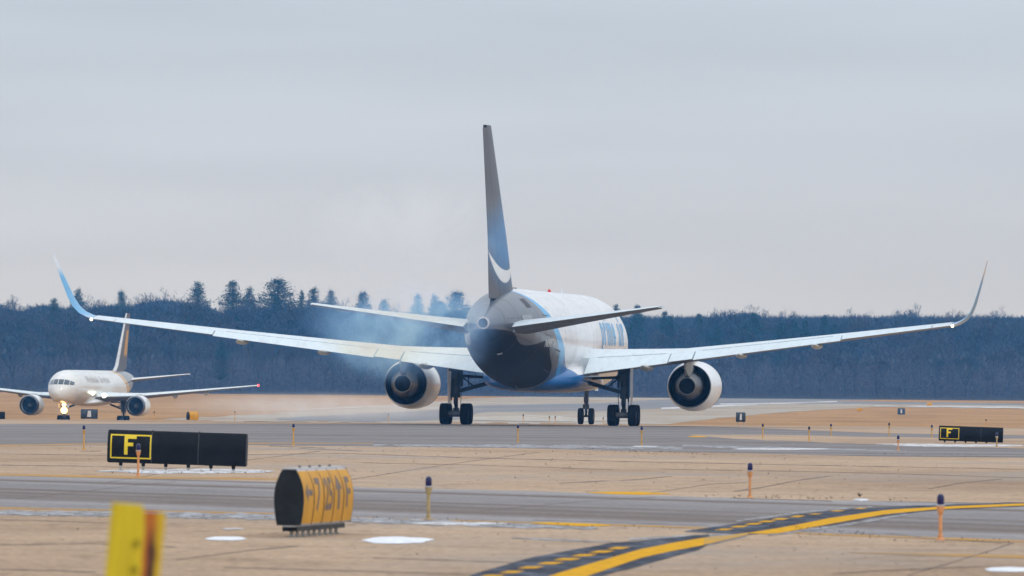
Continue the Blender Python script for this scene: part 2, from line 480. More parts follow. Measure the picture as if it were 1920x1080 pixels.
# snow lines on the far side
for i, (t, b) in enumerate([([(1380, 741), (1920, 749.5)], [(1380, 742), (1920, 751)]),
                            ([(1640, 761), (1780, 762), (1920, 764)], [(1640, 762), (1780, 764), (1920, 766.5)]),
                            ([(1350, 757), (1460, 756), (1570, 753)], [(1350, 759), (1460, 758), (1570, 754)]),
                            ([(1240, 765), (1360, 760), (1420, 758)], [(1240, 768), (1360, 763), (1420, 759.5)]),
                            ([(880, 783), (1000, 779), (1080, 783), (1180, 782)], [(880, 789), (1000, 790), (1080, 792), (1180, 789)]),
                            ([(560, 768), (800, 757)], [(560, 770), (800, 760)])]):
    patch('snow_strip', t, b, MT['snow' if i < 4 else 'palefrost'], 0.07, 15, jag=1.0, seed=20 + i)

# edge lines, cracks, slush
patch('taxiway_edge_line', [(-200, 947), (0, 951), (510, 962), (700, 971), (990, 979), (1281, 987), (1529, 1000), (1920, 1013)],
      [(-200, 949), (0, 953.5), (510, 964), (700, 973), (990, 981), (1281, 990), (1529, 1003), (1920, 1017.5)], MT['yellow_faded'], 0.003, jag=0.3, seed=2)
patch('taxiway_edge_line', [(-200, 887), (0, 888), (270, 894), (520, 897)], [(-200, 890), (0, 892), (270, 898), (520, 899)], MT['yellow_faded'], 0.003, jag=0.3, seed=4)
patch('taxiway_edge_line', [(0, 834), (230, 831), (520, 830), (700, 831)], [(0, 836), (230, 833), (520, 831.6), (700, 832)], MT['yellow_faded'], 0.003, jag=0.4, seed=14)
patch('faded_line', [(1590, 1036), (1700, 1037), (1920, 1042)], [(1590, 1036.6), (1700, 1041), (1920, 1047)], MT['yellow_faded'], 0.003, jag=0.3, seed=6)
patch('yellow_bar', [(1100, 923.6), (1140, 922.3), (1200, 922.3), (1256, 925)], [(1100, 924), (1150, 927), (1200, 928), (1256, 926)], MT['yellow'], 0.0025, 12)
patch('yellow_bar', [(995, 980), (1030, 979.5), (1120, 982.5), (1145, 985)], [(995, 981), (1030, 984), (1100, 987.5), (1145, 986.5)], MT['yellow'], 0.0035, 12)
patch('yellow_bar', [(1290, 818.3), (1306, 817), (1325, 818.5)], [(1290, 819), (1306, 820), (1325, 819.5)], MT['yellow'], 0.0035, 12)
patch('slush_strip', [(-100, 957), (0, 958), (300, 960), (520, 965), (800, 975), (990, 983), (1120, 989)], [(-100, 964), (0, 966), (300, 971), (520, 975), (800, 984), (990, 991), (1120, 992)], MT['slush'], 0.0045, 8, kind='stuff', jag=3.2, seed=31)
patch('slush_strip', [(1280, 834), (1400, 837), (1560, 841), (1700, 845)], [(1280, 837), (1400, 842), (1560, 844.5), (1700, 847)], MT['slush'], 0.0055, 8, kind='stuff', jag=1.5, seed=33)
patch('slush_strip', [(700, 833), (1000, 834), (1280, 838)], [(700, 836), (1000, 840), (1280, 842)], MT['slush'], 0.0045, 8, kind='stuff', jag=2.6, seed=35)
def crack(pts, w=1.0, seed=0, name='crack'):
    top = [(x, y - w / 2) for x, y in pts]; bot = [(x, y + w / 2) for x, y in pts]
    o = patch(name, top, bot, MT['crack'], 0.0035, 14, jag=w * 0.9, seed=seed)
    return o
crack([(0, 851), (300, 855), (640, 850), (900, 859), (1200, 866), (1500, 872), (1920, 880)], 0.7, 1)
crack([(0, 1068), (90, 1070), (180, 1073)], 1.2, 2)
crack([(330, 1050), (400, 1041), (470, 1032), (560, 1024)], 1.0, 3)
crack([(1375, 922), (1430, 914), (1500, 900), (1560, 892)], 1.2, 4)
crack([(700, 1046), (900, 1053), (960, 1055)], 0.8, 5)
crack([(1700, 1080), (1800, 1050), (1850, 1035), (1900, 1018)], 1.4, 6)
crack([(1050, 906), (1200, 899), (1260, 893)], 0.8, 7)
crack([(0, 816), (300, 812), (430, 813), (700, 817), (960, 817)], 0.7, 8)
crack([(960, 819), (1300, 826), (1500, 833)], 0.9, 9)
crack([(150, 846), (190, 846)], 0.9, 10)
crack([(505, 836), (610, 840)], 1.0, 12)
crack([(560, 841), (680, 846)], 0.7, 13)
crack([(1370, 934), (1440, 936), (1560, 940)], 1.2, 15)
crack([(0, 974), (200, 981), (260, 975)], 0.6, 16)
crack([(1000, 975), (1180, 980), (1330, 986)], 0.8, 17)
crack([(1660, 1000), (1760, 1012), (1880, 1018)], 1.0, 18)
crack([(1740, 917), (1800, 906), (1880, 898)], 1.0, 19)
crack([(1220, 925), (1330, 908), (1400, 905)], 0.6, 20)

crack([(200, 905), (420, 868), (600, 846)], 0.6, 61)
crack([(620, 905), (860, 868), (1010, 848)], 0.6, 62)
crack([(420, 1064), (700, 1072), (980, 1080)], 0.9, 63)
crack([(1560, 1076), (1700, 1068), (1860, 1062)], 0.9, 64)
crack([(1240, 880), (1500, 884), (1700, 889), (1920, 896)], 0.6, 65)
crack([(0, 872), (150, 874), (330, 879)], 0.7, 66)
crack([(680, 868), (900, 872), (1150, 881)], 0.5, 67)
crack([(0, 1022), (160, 1019), (330, 1026)], 0.9, 68)
crack([(900, 958), (1100, 940), (1230, 932)], 0.5, 69)
crack([(30, 936), (240, 912), (330, 903)], 0.5, 70)

# the curving centreline with its dashes and black border
MTOP = [(1005, 1092), (1032, 1080), (1100, 1060), (1200, 1031), (1260, 1019), (1320, 1009)]
MBOT = [(1005, 1113), (1105, 1080), (1200, 1047.5), (1260, 1034), (1320, 1023)]
NTOP = [(1400, 1000.5), (1460, 991), (1560, 971.5), (1660, 957), (1760, 950.8), (1920, 944.5), (2050, 942)]
NBOT = [(1400, 1001), (1440, 1001.5), (1460, 1001), (1560, 982.5), (1660, 965), (1760, 955.5), (1920, 948.5), (2050, 947)]
mk = empty('centreline_marking', ground(1300, 1010))
mk['kind'] = 'structure'
def under_mk(o):
    o.parent = mk; o.location = -Vector(mk.location); o.name = o.name
    if 'kind' in o: del o['kind']
    return o
under_mk(patch('black_border', [(870, 1087), (890, 1076), (1000, 1045), (1143, 1019), (1200, 1014), (1330, 1002)],
               [(870, 1140), (1087, 1100), (1130, 1080), (1240, 1051), (1310, 1031), (1330, 1020)], MT['black'], 0.0045, 20, jag=1.4, seed=41))
under_mk(patch('black_border', [(1285, 996), (1410, 978), (1510, 963.5), (1610, 953.5), (1710, 948.5), (1910, 942.5), (2050, 940)],
               [(1285, 998), (1340, 1000), (1410, 1003), (1560, 984.8), (1660, 967.3), (1760, 956.8), (1910, 950), (2050, 949)], MT['black'], 0.0045, 20, jag=1.2, seed=45))
under_mk(patch('worn_black', [(1325, 1003), (1400, 994)], [(1325, 1024), (1412, 1004)], MT['worn_black'], 0.003, 10, jag=1.4, seed=46))
under_mk(patch('solid_line', MTOP, MBOT, MT['yellow'], 0.0065, 20, jag=0.3, seed=42))
under_mk(patch('solid_line', NTOP, NBOT, MT['yellow'], 0.0065, 20, jag=0.3, seed=43))
under_mk(patch('worn_line', [(1320, 1009), (1360, 1005), (1403, 1000)], [(1320, 1023), (1360, 1014), (1403, 1004)], MT['yellow_worn'], 0.0085, 10, jag=0.3, seed=44))
DA = [(897, 952, 1081), (935, 988, 1073.5), (970, 1025, 1065), (1005, 1062, 1057), (1037, 1095, 1049.5), (1070, 1125, 1042), (1104, 1157, 1035.3), (1137, 1187, 1028.5)]
DB_ = [(1340, 1380, 993.5), (1368, 1408, 988), (1395, 1435, 983), (1420, 1460, 978.4), (1446, 1485, 973.8), (1480, 1515, 969), (1515, 1547, 964.5), (1555, 1590, 958.5), (1600, 1632, 954)]
for x0, x1, y in DA + DB_:
    h = 2.0 if x1 < 1200 else (1.5 if x0 < 1500 else 1.0)
    x1 -= 4
    k = 17 if x1 < 1200 else 12
    under_mk(patch('dash', [(x0, y + h - 0.1), (x0 + k, y - h), (x1, y - h)], [(x0, y + h), (x1 - k, y + h), (x1, y - h + 0.1)], MT['yellow'], 0.0065, 4))
patch('slush_strip', [(1380, 977), (1500, 960), (1600, 952), (1640, 950)], [(1380, 979), (1500, 963), (1600, 954), (1640, 951)], MT['slush'], 0.0055, 8, kind='stuff', jag=1.6, seed=51)
patch('slush_strip', [(1440, 1003), (1560, 987), (1700, 964)], [(1440, 1005), (1560, 991), (1700, 967)], MT['slush'], 0.0055, 8, kind='stuff', jag=1.6, seed=52)
patch('slush_strip', [(1180, 1010), (1300, 1003), (1380, 1001)], [(1180, 1013), (1300, 1007), (1380, 1003)], MT['slush'], 0.0035, 8, kind='stuff', jag=1.6, seed=53)
patch('slush_strip', [(960, 1008), (1080, 1013), (1160, 1017)], [(960, 1010), (1080, 1016), (1160, 1018)], MT['slush'], 0.0035, 8, kind='stuff', jag=1.0, seed=54)

# snow patches
def snow(cx, cy, w, h, label, seed, m='snow_clean', thick=0.016):
    """a low mound of snow: ring by ring, higher in the middle"""
    rings = []
    N = 36
    for k, (s, z) in enumerate(((1.0, 0.002), (0.85, 0.6), (0.5, 0.95), (0.0, 1.0))):
        ring = []
        for i in range(N):
            a = 2 * math.pi * i / N
            n_ = 1 + 0.25 * mnoise.noise(Vector((math.cos(a) * 1.6, math.sin(a) * 1.6, seed))) + (0.12 if m == 'snow_clean' else 0.34) * mnoise.noise(Vector((math.cos(a) * 5, math.sin(a) * 5, seed)))
            p = ground(cx + w / 2 * s * n_ * math.cos(a), cy - h / 2 * s * n_ * math.sin(a))
            ring.append(Vector((p.x, p.y, p.z + 0.0055 + thick * z)))
        rings.append(ring)
    c = ground(cx, cy)
    mb = MB(); mb.loft([[p - c for p in r] for r in rings], cap=False)
    o = mb.build('snow_patch', MT[m], smooth=60)
    o.location = c
    return tag(o, label, 'snow patch', 'snow patches on the pavement')
snow(425, 1011, 78, 6, 'small white snow patch on the tan pavement left of the yellow barrel sign', 1)
snow(745, 1014, 128, 12, 'widest white snow patch on the tan pavement just right of the yellow barrel sign', 2)
snow(1890, 1069, 90, 7, 'white snow patch cut by the lower right corner of the photo', 3)
snow(435, 992, 40, 3, 'faint thin snow smear above the small patch left of the barrel sign', 4, 'snow', 0.004)
snow(1614, 938, 30, 4, 'tiny snow patch under the brown weed tuft beyond the near taxiway', 5, 'snow')
snow(360, 884, 340, 8, 'long broken snow patch around the legs of the near black F sign', 6, 'snow')
snow(1800, 835.5, 240, 4.6, 'long snow patch around the legs of the far black F sign', 7, 'snow')
snow(1700, 833, 120, 2.2, 'thin snow streak left of the far black F sign', 9, 'snow', 0.004)
snow(860, 982, 190, 5, 'ragged snow streak along the taxiway edge by the nearest stake light', 10, 'snow', 0.005)
snow(1210, 837, 50, 2.2, 'little snow patch at the foot of the stake light below the right main gear', 11, 'snow', 0.004)
snow(1460, 842, 180, 3.5, 'snow streak on the asphalt edge right of the widebody jet', 12, 'snow', 0.004)

# dead weeds and grit
m = MB()
rnd = random.Random(5)
def weed(p, s):
    for _ in range(5):
        a = rnd.uniform(0, 6.28); l = s * rnd.uniform(.5, 1)
        d = Vector((math.cos(a), math.sin(a), 0)) * l
        w = Vector((-d.y, d.x, 0)).normalized() * s * .12
        m.add([p - w, p + w, p + d + Vector((0, 0, l * rnd.uniform(.2, .9)))], [(0, 1, 2)])
bands = [((0, 960), (560, 974), 10), ((560, 970), (1200, 990), 8), ((1200, 990), (1900, 1020), 8), ((0, 838), (900, 842), 5), ((700, 848), (1500, 858), 6),
         ((1100, 842), (1340, 852), 3), ((1110, 845), (1340, 852), 2), ((1620, 851), (1860, 857), 3), ((1300, 930), (1700, 938), 4), ((0, 980), (1900, 1070), 40), ((600, 880), (1900, 905), 26), ((0, 852), (1900, 880), 14), ((200, 886), (500, 886), 3), ((1440, 985), (1640, 1003), 4)]
for (ax, ay), (bx, by), sp in bands:
    for _ in range(70):
        t = rnd.random()
        p = ground(ax + (bx - ax) * t, ay + (by - ay) * t + rnd.uniform(-sp, sp) * .8)
        p.z += 0.008
        weed(p, rnd.uniform(.008, .045) * (1 if p.y < 160 else 1.5))
tag(m.build('weeds_and_grit', MT['tuft'], smooth=0, recalc=False), 'scattered dead weeds and grit lying on the tan pavement', 'weeds', kind='stuff')
m = MB(); p0 = ground(1612, 932)
for _ in range(70):
    a = rnd.uniform(0, 6.28); l = rnd.uniform(.03, .10)
    d = Vector((math.cos(a) * .9, math.sin(a), 0)) * l * rnd.uniform(.3, 1)
    w = Vector((0.004, 0, 0))
    m.add([-w, w, d + Vector((0, 0, l * rnd.uniform(.2, .9)))], [(0, 1, 2)])
o = m.build('weed_tuft', MT['tuft'], smooth=0, recalc=False); o.location = p0 + Vector((0, 0, 0.01))
tag(o, 'single brown weed tuft standing beyond the near taxiway with snow at its foot', 'weed')

# ---------------------------------------------------------------- aircraft
def lerp_tab(tab, s):
    if s <= tab[0][0]: return tab[0][1:]
    for a, b in zip(tab, tab[1:]):
        if s <= b[0]:
            t = (s - a[0]) / (b[0] - a[0])
            return tuple(x + (y - x) * t for x, y in zip(a[1:], b[1:]))
    return tab[-1][1:]
def smooth_tab(tab, s):
    """Catmull-Rom through the station table"""
    if s <= tab[0][0]: return tab[0][1:]
    if s >= tab[-1][0]: return tab[-1][1:]
    for i in range(len(tab) - 1):
        if s <= tab[i + 1][0]:
            p1, p2 = tab[i], tab[i + 1]
            p0 = tab[i - 1] if i else p1
            p3 = tab[i + 2] if i + 2 < len(tab) else p2
            h = p2[0] - p1[0]; t = (s - p1[0]) / h
            out = []
            for k in range(1, len(p1)):
                m1 = (p2[k] - p0[k]) / (p2[0] - p0[0]) * h if p2[0] != p0[0] else 0
                m2 = (p3[k] - p1[k]) / (p3[0] - p1[0]) * h if p3[0] != p1[0] else 0
                t2, t3 = t * t, t * t * t
                out.append((2 * t3 - 3 * t2 + 1) * p1[k] + (t3 - 2 * t2 + t) * m1 + (-2 * t3 + 3 * t2) * p2[k] + (t3 - t2) * m2)
            return tuple(out)

class Fuselage:
    def __init__(s, tab): s.tab = tab
    def pt(s, st, a, off=0.0):
        """a = angle from the top, positive to the right side"""
        zc, w, h = smooth_tab(s.tab, st)
        return Vector(((w + off) * math.sin(a), st, zc + (h + off) * math.cos(a)))
    def side(s, st, z, sgn=1, off=0.0):
        zc, w, h = smooth_tab(s.tab, st)
        c = max(-1, min(1, (z - zc) / h))
        return s.pt(st, math.acos(c) * sgn, off)
    def mesh(s, name, mat, fields, nr=150, na=72):
        s0, s1 = s.tab[0][0], s.tab[-1][0]
        me = MB(); st = []
        for i in range(nr + 1):
            t = i / nr
            t = 0.5 - 0.5 * math.cos(math.pi * t)
            st.append(s0 + (s1 - s0) * (0.35 * t + 0.65 * i / nr))
        rings = [[s.pt(y, 2 * math.pi * k / na) for k in range(na)] for y in st]
        me.loft(rings)
        m = me.mesh(name, mat, 60)
        for nm, fn in fields.items():
            at_ = m.attributes.new(nm, 'FLOAT', 'POINT')
            at_.data.foreach_set('value', [fn(v.co.y, v.co.x, v.co.z) for v in m.vertices])
        return m
    def patch(s, name, s0, s1, a0, a1, mat, parent, off=0.012, n=5):
        mb = MB(); fs = []
        for i in range(n + 1):
            for j in range(n + 1):
                mb.v.append(tuple(s.pt(s0 + (s1 - s0) * i / n, a0 + (a1 - a0) * j / n, off)))
        for i in range(n):
            for j in range(n):
                a = i * (n + 1) + j
                mb.f.append((a, a + 1, a + n + 2, a + n + 1))
        o = mb.build(name, mat, parent, smooth=60, recalc=False)
        return o
    def front(s, x, z, off=0.012):
        lo, hi = 12.0, s.tab[-1][0]
        def inside(q):
            zc, w, h = smooth_tab(s.tab, q)
            return (x / w) ** 2 + ((z - zc) / h) ** 2 < 1
        for _ in range(40):
            m_ = (lo + hi) / 2
            if inside(m_): lo = m_
            else: hi = m_
        return Vector((x, lo + off, z + off))
    def pane(s, name, x0, x1, zl, zr, hl, hr, mat, parent, n=4):
        mb = MB()
        for i in range(n + 1):
            for j in range(n + 1):
                t = j / n; u = i / n
                x = x0 + (x1 - x0) * t
                z = (zl + (zr - zl) * t) + (hl + (hr - hl) * t) * u
                mb.v.append(tuple(s.front(x, z)))
        for i in range(n):
            for j in range(n):
                a = i * (n + 1) + j
                mb.f.append((a, a + 1, a + n + 2, a + n + 1))
        return mb.build(name, mat, parent, smooth=60, recalc=False)
    def outline(s, name, s0, s1, a0, a1, mat, parent, w=0.03, off=0.01):
        mb = MB()
        def strip(p):
            b = len(mb.v)
            for st, a, ds, da in p:
                mb.v.append(tuple(s.pt(st - ds, a - da, off))); mb.v.append(tuple(s.pt(st + ds, a + da, off)))
            for i in range(len(p) - 1):
                mb.f.append((b + 2 * i, b + 2 * i + 1, b + 2 * i + 3, b + 2 * i + 2))
        r = 2.4; n = 10
        for a in (a0, a1): strip([(s0 + (s1 - s0) * i / n, a, 0, w / r) for i in range(n + 1)])
        for st in (s0, s1): strip([(st, a0 + (a1 - a0) * i / n, w, 0) for i in range(n + 1)])
        return mb.build(name, mat, parent, smooth=60, recalc=False)
    def text(s, name, body, s0, s1, z0, h, sgn, mat, parent, off=0.012, bold=0.0):
        """letters one by one along the side"""
        adv = [(.75 if ch == ' ' else max(v[0] for v in text_tris(ch, bold)[0]) + .16) for ch in body]
        tot = sum(adv) - .16; x = 0
        for ch, a in zip(body, adv):
            if ch != ' ':
                s.letter('letter', ch, s0 + (s1 - s0) * x / tot, s0 + (s1 - s0) * (x + a - .16) / tot, z0, h, sgn, mat, parent, off, bold)
            x += a
    def letter(s, name, body, s0, s1, z0, h, sgn, mat, parent, off=0.012, bold=0.0):
        vs, fs = text_tris(body, bold)
        W = max(v[0] for v in vs)
        bm = bmesh.new()
        vv = [bm.verts.new((x / W, y, 0)) for x, y in vs]
        for f in fs:
            try: bm.faces.new([vv[i] for i in f])
            except ValueError: pass
        y = -0.3
        while y < 1.1:
            bmesh.ops.bisect_plane(bm, geom=bm.verts[:] + bm.edges[:] + bm.faces[:], plane_co=(0, y, 0), plane_no=(0, 1, 0))
            y += 0.12
        bmesh.ops.triangulate(bm, faces=bm.faces[:])
        for v in bm.verts:
            v.co = s.side(s0 + (s1 - s0) * v.co.x, z0 + h * v.co.y, sgn, off)
        me = bpy.data.meshes.new(name); bm.to_mesh(me); bm.free()
        me.materials.append(mat)
        return mesh_obj(name, me, parent)

def foil(c0, c1, tr, n=12, camber=0.015):
    """closed airfoil outline between chord fractions c0 (towards leading edge) and c1, unit chord, thickness ratio tr"""
    def th(x): return 5 * tr * (0.2969 * math.sqrt(max(x, 0)) - 0.126 * x - 0.3516 * x * x + 0.2843 * x ** 3 - 0.1015 * x ** 4)
    def cm(x): return camber * 4 * x * (1 - x)
    xs = [c0 + (c1 - c0) * (0.5 - 0.5 * math.cos(math.pi * i / n)) for i in range(n + 1)]
    up = [(x, cm(x) + max(th(x), 0.0012)) for x in xs]
    lo = [(x, cm(x) - max(th(x), 0.0012)) for x in reversed(xs)]
    return up + lo
def section(f, yl, sle, ch, zte, tr, inc, sgn, cant=0.0, pivot=None, defl=0.0):
    """places an outline: inc = incidence in degrees; cant = 0 horizontal surface .. 90 vertical surface"""
    out = []
    ci, si = math.cos(R(inc)), math.sin(R(inc))
    for x, z in f:
        if pivot is not None and defl:
            px, pz = pivot
            dx, dz = x - px, z - pz
            cd, sd_ = math.cos(R(defl)), math.sin(R(defl))
            x, z = px + dx * cd + dz * sd_, pz - dx * sd_ + dz * cd
        X = (x - 1) * ch; Z = z * ch                       # X measured aft from the trailing edge
        s_ = -(X * ci + Z * (-si)) if False else -(X * ci) - Z * si * 0
        zz = -X * si + Z * ci
        y_te = sle - ch
        nx, nz_ = -math.sin(R(cant)), math.cos(R(cant))
        out.append(Vector((sgn * (yl + zz * nx), y_te - X * ci, zte + zz * nz_)))
    return out
def wing_part(name, secs, c0, c1, y0, y1, sgn, mat, parent, defl=0.0, nspan=10, camber=0.015, tclip=None):
    """loft of the wing between span stations y0..y1 and chord fractions c0..c1"""
    rings = []
    ycut = sorted(set([y0, y1] + [s[0] for s in secs if y0 < s[0] < y1] + [y0 + (y1 - y0) * i / nspan for i in range(nspan + 1)]))
    for y in ycut:
        sle, ch, zte, tr, inc = lerp_tab(secs, y)
        f = foil(c0, c1, tr, camber=camber)
        rings.append(section(f, y, sle, ch, zte, tr, inc, sgn, 0, (c0, 0.0), defl))
    mb = MB(); mb.loft(rings)
    o = mb.build(name, mat, parent, 40)
    o.data.materials.append(MT['under'])          # lower faces get a darker underside grey with shade put into its colour
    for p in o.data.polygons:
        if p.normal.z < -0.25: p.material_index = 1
    return o

def paint_mat(name, base_col, steps, coat=0.5, rough=0.3, dull=None):
    """steps: list of (attribute, colour or (lo, hi) ...): where attribute > 0 the colour replaces what is below"""
    m, n, l, b = nodes_of(name)
    t = n.new('ShaderNodeTexCoord')
    f = noise_node(n, l, t.outputs['Object'], 0.8, 5, 0.6)
    cur = mix(n, l, 1.0, base_col, rampf(n, l, f, [(0.3, 0.94), (0.7, 1.04)]), 'MULTIPLY')
    for a, c, soft in steps:
        at_ = n.new('ShaderNodeAttribute'); at_.attribute_name = a
        mr = n.new('ShaderNodeMapRange')
        mr.inputs[1].default_value = -soft; mr.inputs[2].default_value = soft
        l.new(at_.outputs['Fac'], mr.inputs[0])
        cur = mix(n, l, mr.outputs[0], cur, c)
    # faint soot and panel streaks
    f2 = noise_node(n, l, t.outputs['Object'], 1.0, 6, 0.65, (1.5, 0.25, 2.5))
    cur = mix(n, l, 1.0, cur, rampf(n, l, f2, [(0.35, 0.86), (0.6, 1.0)]), 'MULTIPLY')
    l.new(cur, b.inputs['Base Color'])
    setp(b, Roughness=rough, Coat_Weight=coat)
    b.inputs['Coat Roughness'].default_value = 0.07
    if dull:
        at_ = n.new('ShaderNodeAttribute'); at_.attribute_name = dull
        for sock, lo, hi in (('Coat Weight', coat, 0.03), ('Specular IOR Level', 0.5, 0.06), ('Roughness', rough, 0.42)):
            mr = n.new('ShaderNodeMapRange')
            mr.inputs[1].default_value = -.03; mr.inputs[2].default_value = .03; mr.inputs[3].default_value = lo; mr.inputs[4].default_value = hi
            l.new(at_.outputs['Fac'], mr.inputs[0]); l.new(mr.outputs[0], b.inputs[sock])
    return m

def tyre_mesh(r, w, name='tyre'):
    k = w / 2
    prof = [(r * .55, -k * .82), (r * .72, -k), (r * .90, -k * .96), (r * .975, -k * .75), (r, -k * .45), (r, -k * .2), (r * .985, -k * .17), (r * .985, -k * .1), (r, -k * .07),
            (r, k * .07), (r * .985, k * .1), (r * .985, k * .17), (r, k * .2), (r, k * .45), (r * .975, k * .75), (r * .90, k * .96), (r * .72, k), (r * .55, k * .82)]
    m = MB(); m.lathe(prof, axis='X', n=40, closed=True)
    return m.mesh(name, MT['rubber'], 30)
def rim_mesh(r, w):
    k = w / 2
    m = MB(); m.lathe([(0.001, -k * .55), (r * .2, -k * .6), (r * .3, -k * .35), (r * .5, -k * .4), (r * .56, -k * .85), (r * .56, k * .85), (r * .5, k * .4), (r * .3, k * .35), (r * .2, k * .6), (0.001, k * .55)], axis='X', n=24)
    return m.mesh('rim', MT['rim'], 30)

def main_gear(root, sgn, track, ztop, rt, wt, pair, base_l, inner, side_top, fwd_top, door=True):
    x = sgn * track / 2
    L = Vector((x, 0, 0))
    m = MB()
    m.tube((0, 0, rt + .25), (0.02 * sgn, 0.05, rt + 1.15), .105, n=16)
    m.tube((0.02 * sgn, 0.05, rt + 0.95), (0.05 * sgn, 0.15, ztop), .215, .27, 16)
    m.tube((-.30 * sgn, 0.0, rt + 1.5), (-.26 * sgn, 0.1, ztop), .07, .09, 10)
    m.tube((.27 * sgn, -0.1, rt + .75), (.24 * sgn, 0.1, ztop - .5), .045, .05, 8)
    m.box((0.05 * sgn, -.1, ztop - .35), (.74, .4, .5))
    m.tube((0.02 * sgn, 0.05, rt + 0.9), (0.02 * sgn, 0.06, rt + 1.12), .24, n=16)
    m.tube((-.3, 0.12, ztop - .55), (.3, 0.12, ztop - .55), .12, n=12)
    m.box((0, 0, rt + .12), (.30, .34, .42))
    # torsion links behind the strut, hoses beside it
    m.tube((-.06, -.22, rt + 1.0), (-.06, -.42, rt + .62), .045, n=8); m.tube((.06, -.22, rt + 1.0), (.06, -.42, rt + .62), .045, n=8)
    m.tube((-.06, -.42, rt + .62), (0, -.12, rt + .25), .045, n=8); m.tube((.06, -.42, rt + .62), (0, -.12, rt + .25), .045, n=8)
    for q in (-.26, .25):
        m.tube((q, -.1, rt + .3), (q * 1.15, -.14, rt + 1.0), .02, n=6); m.tube((q * 1.15, -.14, rt + 1.0), (q * .9, .05, ztop - .2), .024, n=6)
    m.box((.02, -.24, rt + 1.35), (.26, .12, .3)); m.box((-.05, -.22, ztop - .9), (.32, .1, .4))
    g_ = m.build('main_landing_gear', MT['gear'], root); g_.location = L
    b = MB(); b.tube((0, -base_l / 2 - .1, rt), (0, base_l / 2 + .1, rt), .13, n=14)
    for yy in (-base_l / 2, base_l / 2):
        b.tube((-pair / 2 - wt * .3, yy, rt), (pair / 2 + wt * .3, yy, rt), .085, n=12)
        b.tube((-pair * .28, yy, rt), (pair * .28, yy, rt), .17, n=14)
    b.build('bogie_beam', MT['gearlight'], g_)
    tm, rm = tyre_mesh(rt, wt), rim_mesh(rt, wt)
    for yy in (-base_l / 2, base_l / 2):
        for xx in (-pair / 2, pair / 2):
            o = mesh_obj('tyre', tm, g_); o.location = (xx, yy, rt)
            o = mesh_obj('rim', rm, g_); o.location = (xx, yy, rt)
    s_ = MB()
    a = Vector((0.0, 0.1, rt + 1.25)); e = Vector((-sgn * inner, .15, side_top))
    s_.tube(a + Vector((-sgn * .1, -.1, 0)), e, .11, .12, 10)
    s_.tube(a + Vector((0, .2, .85)), e + Vector((sgn * .15, .15, .25)), .075, n=8)
    mid = a.lerp(e, .5)
    s_.tube(mid, Vector((0, 0.05, ztop - .7)), .045, n=8)
    s_.tube(mid + Vector((sgn * .3, -.1, .05)), mid + Vector((sgn * .32, 0, .55)), .03, n=6)
    s_.build('side_brace', MT['gear'], g_)
    d = MB(); d.tube((0, .15, rt + 1.15), (0, fwd_top, ztop - .1), .08, n=10); d.build('drag_brace', MT['gear'], g_)
    if door:
        dd = MB()
        pr = [(0, .65), (0, -.75), (0.02, -.62), (0.04, .5)]
        rings = []
        for zz, w in ((ztop - .05, 1.0), (ztop - .8, 1.0), (rt + .95, .75), (rt + .55, .45)):
            rings.append([Vector((sgn * (.40 + .02 * i_), w * yy + .1, zz)) for i_, yy in ((0, .6), (0, -.6), (2, -.55), (2, .55))])
        dd.loft(rings); dd.build('gear_door', MT['white'], g_)
    return g_
def nose_gear(root, s, ztop, rt, wt, pair):
    m = MB()
    m.tube((0, 0, rt), (0, .12, rt + .85), .07, n=12)
    m.tube((0, .1, rt + .65), (0, .25, ztop), .12, .14, 14)
    m.tube((-pair / 2, 0, rt), (pair / 2, 0, rt), .06, n=10)
    m.box((0, -.02, rt + .55), (.34, .26, .26)); m.box((0, .05, rt + .95), (.26, .22, .3))
    m.tube((-.05, -.1, rt + .75), (0, -.3, rt + .42), .035, n=8); m.tube((0, -.3, rt + .42), (0, -.05, rt + .15), .035, n=8)
    m.tube((0, .1, rt + .8), (0, 1.1, ztop), .06, n=8)
    g_ = m.build('nose_landing_gear', MT['gear'], root); g_.location = (0, s, 0)
    tm, rm = tyre_mesh(rt, wt), rim_mesh(rt, wt)
    for xx in (-pair / 2, pair / 2):
        o = mesh_obj('tyre', tm, g_); o.location = (xx, 0, rt)
        o = mesh_obj('rim', rm, g_); o.location = (xx, 0, rt)
    for q in (-1, 1):
        d = MB(); d.box((q * .50, .55, ztop - .22), (.04, 1.5, .5), Matrix.Rotation(q * -.12, 3, 'Y')); d.build('gear_door', MT['white'], g_)
    return g_

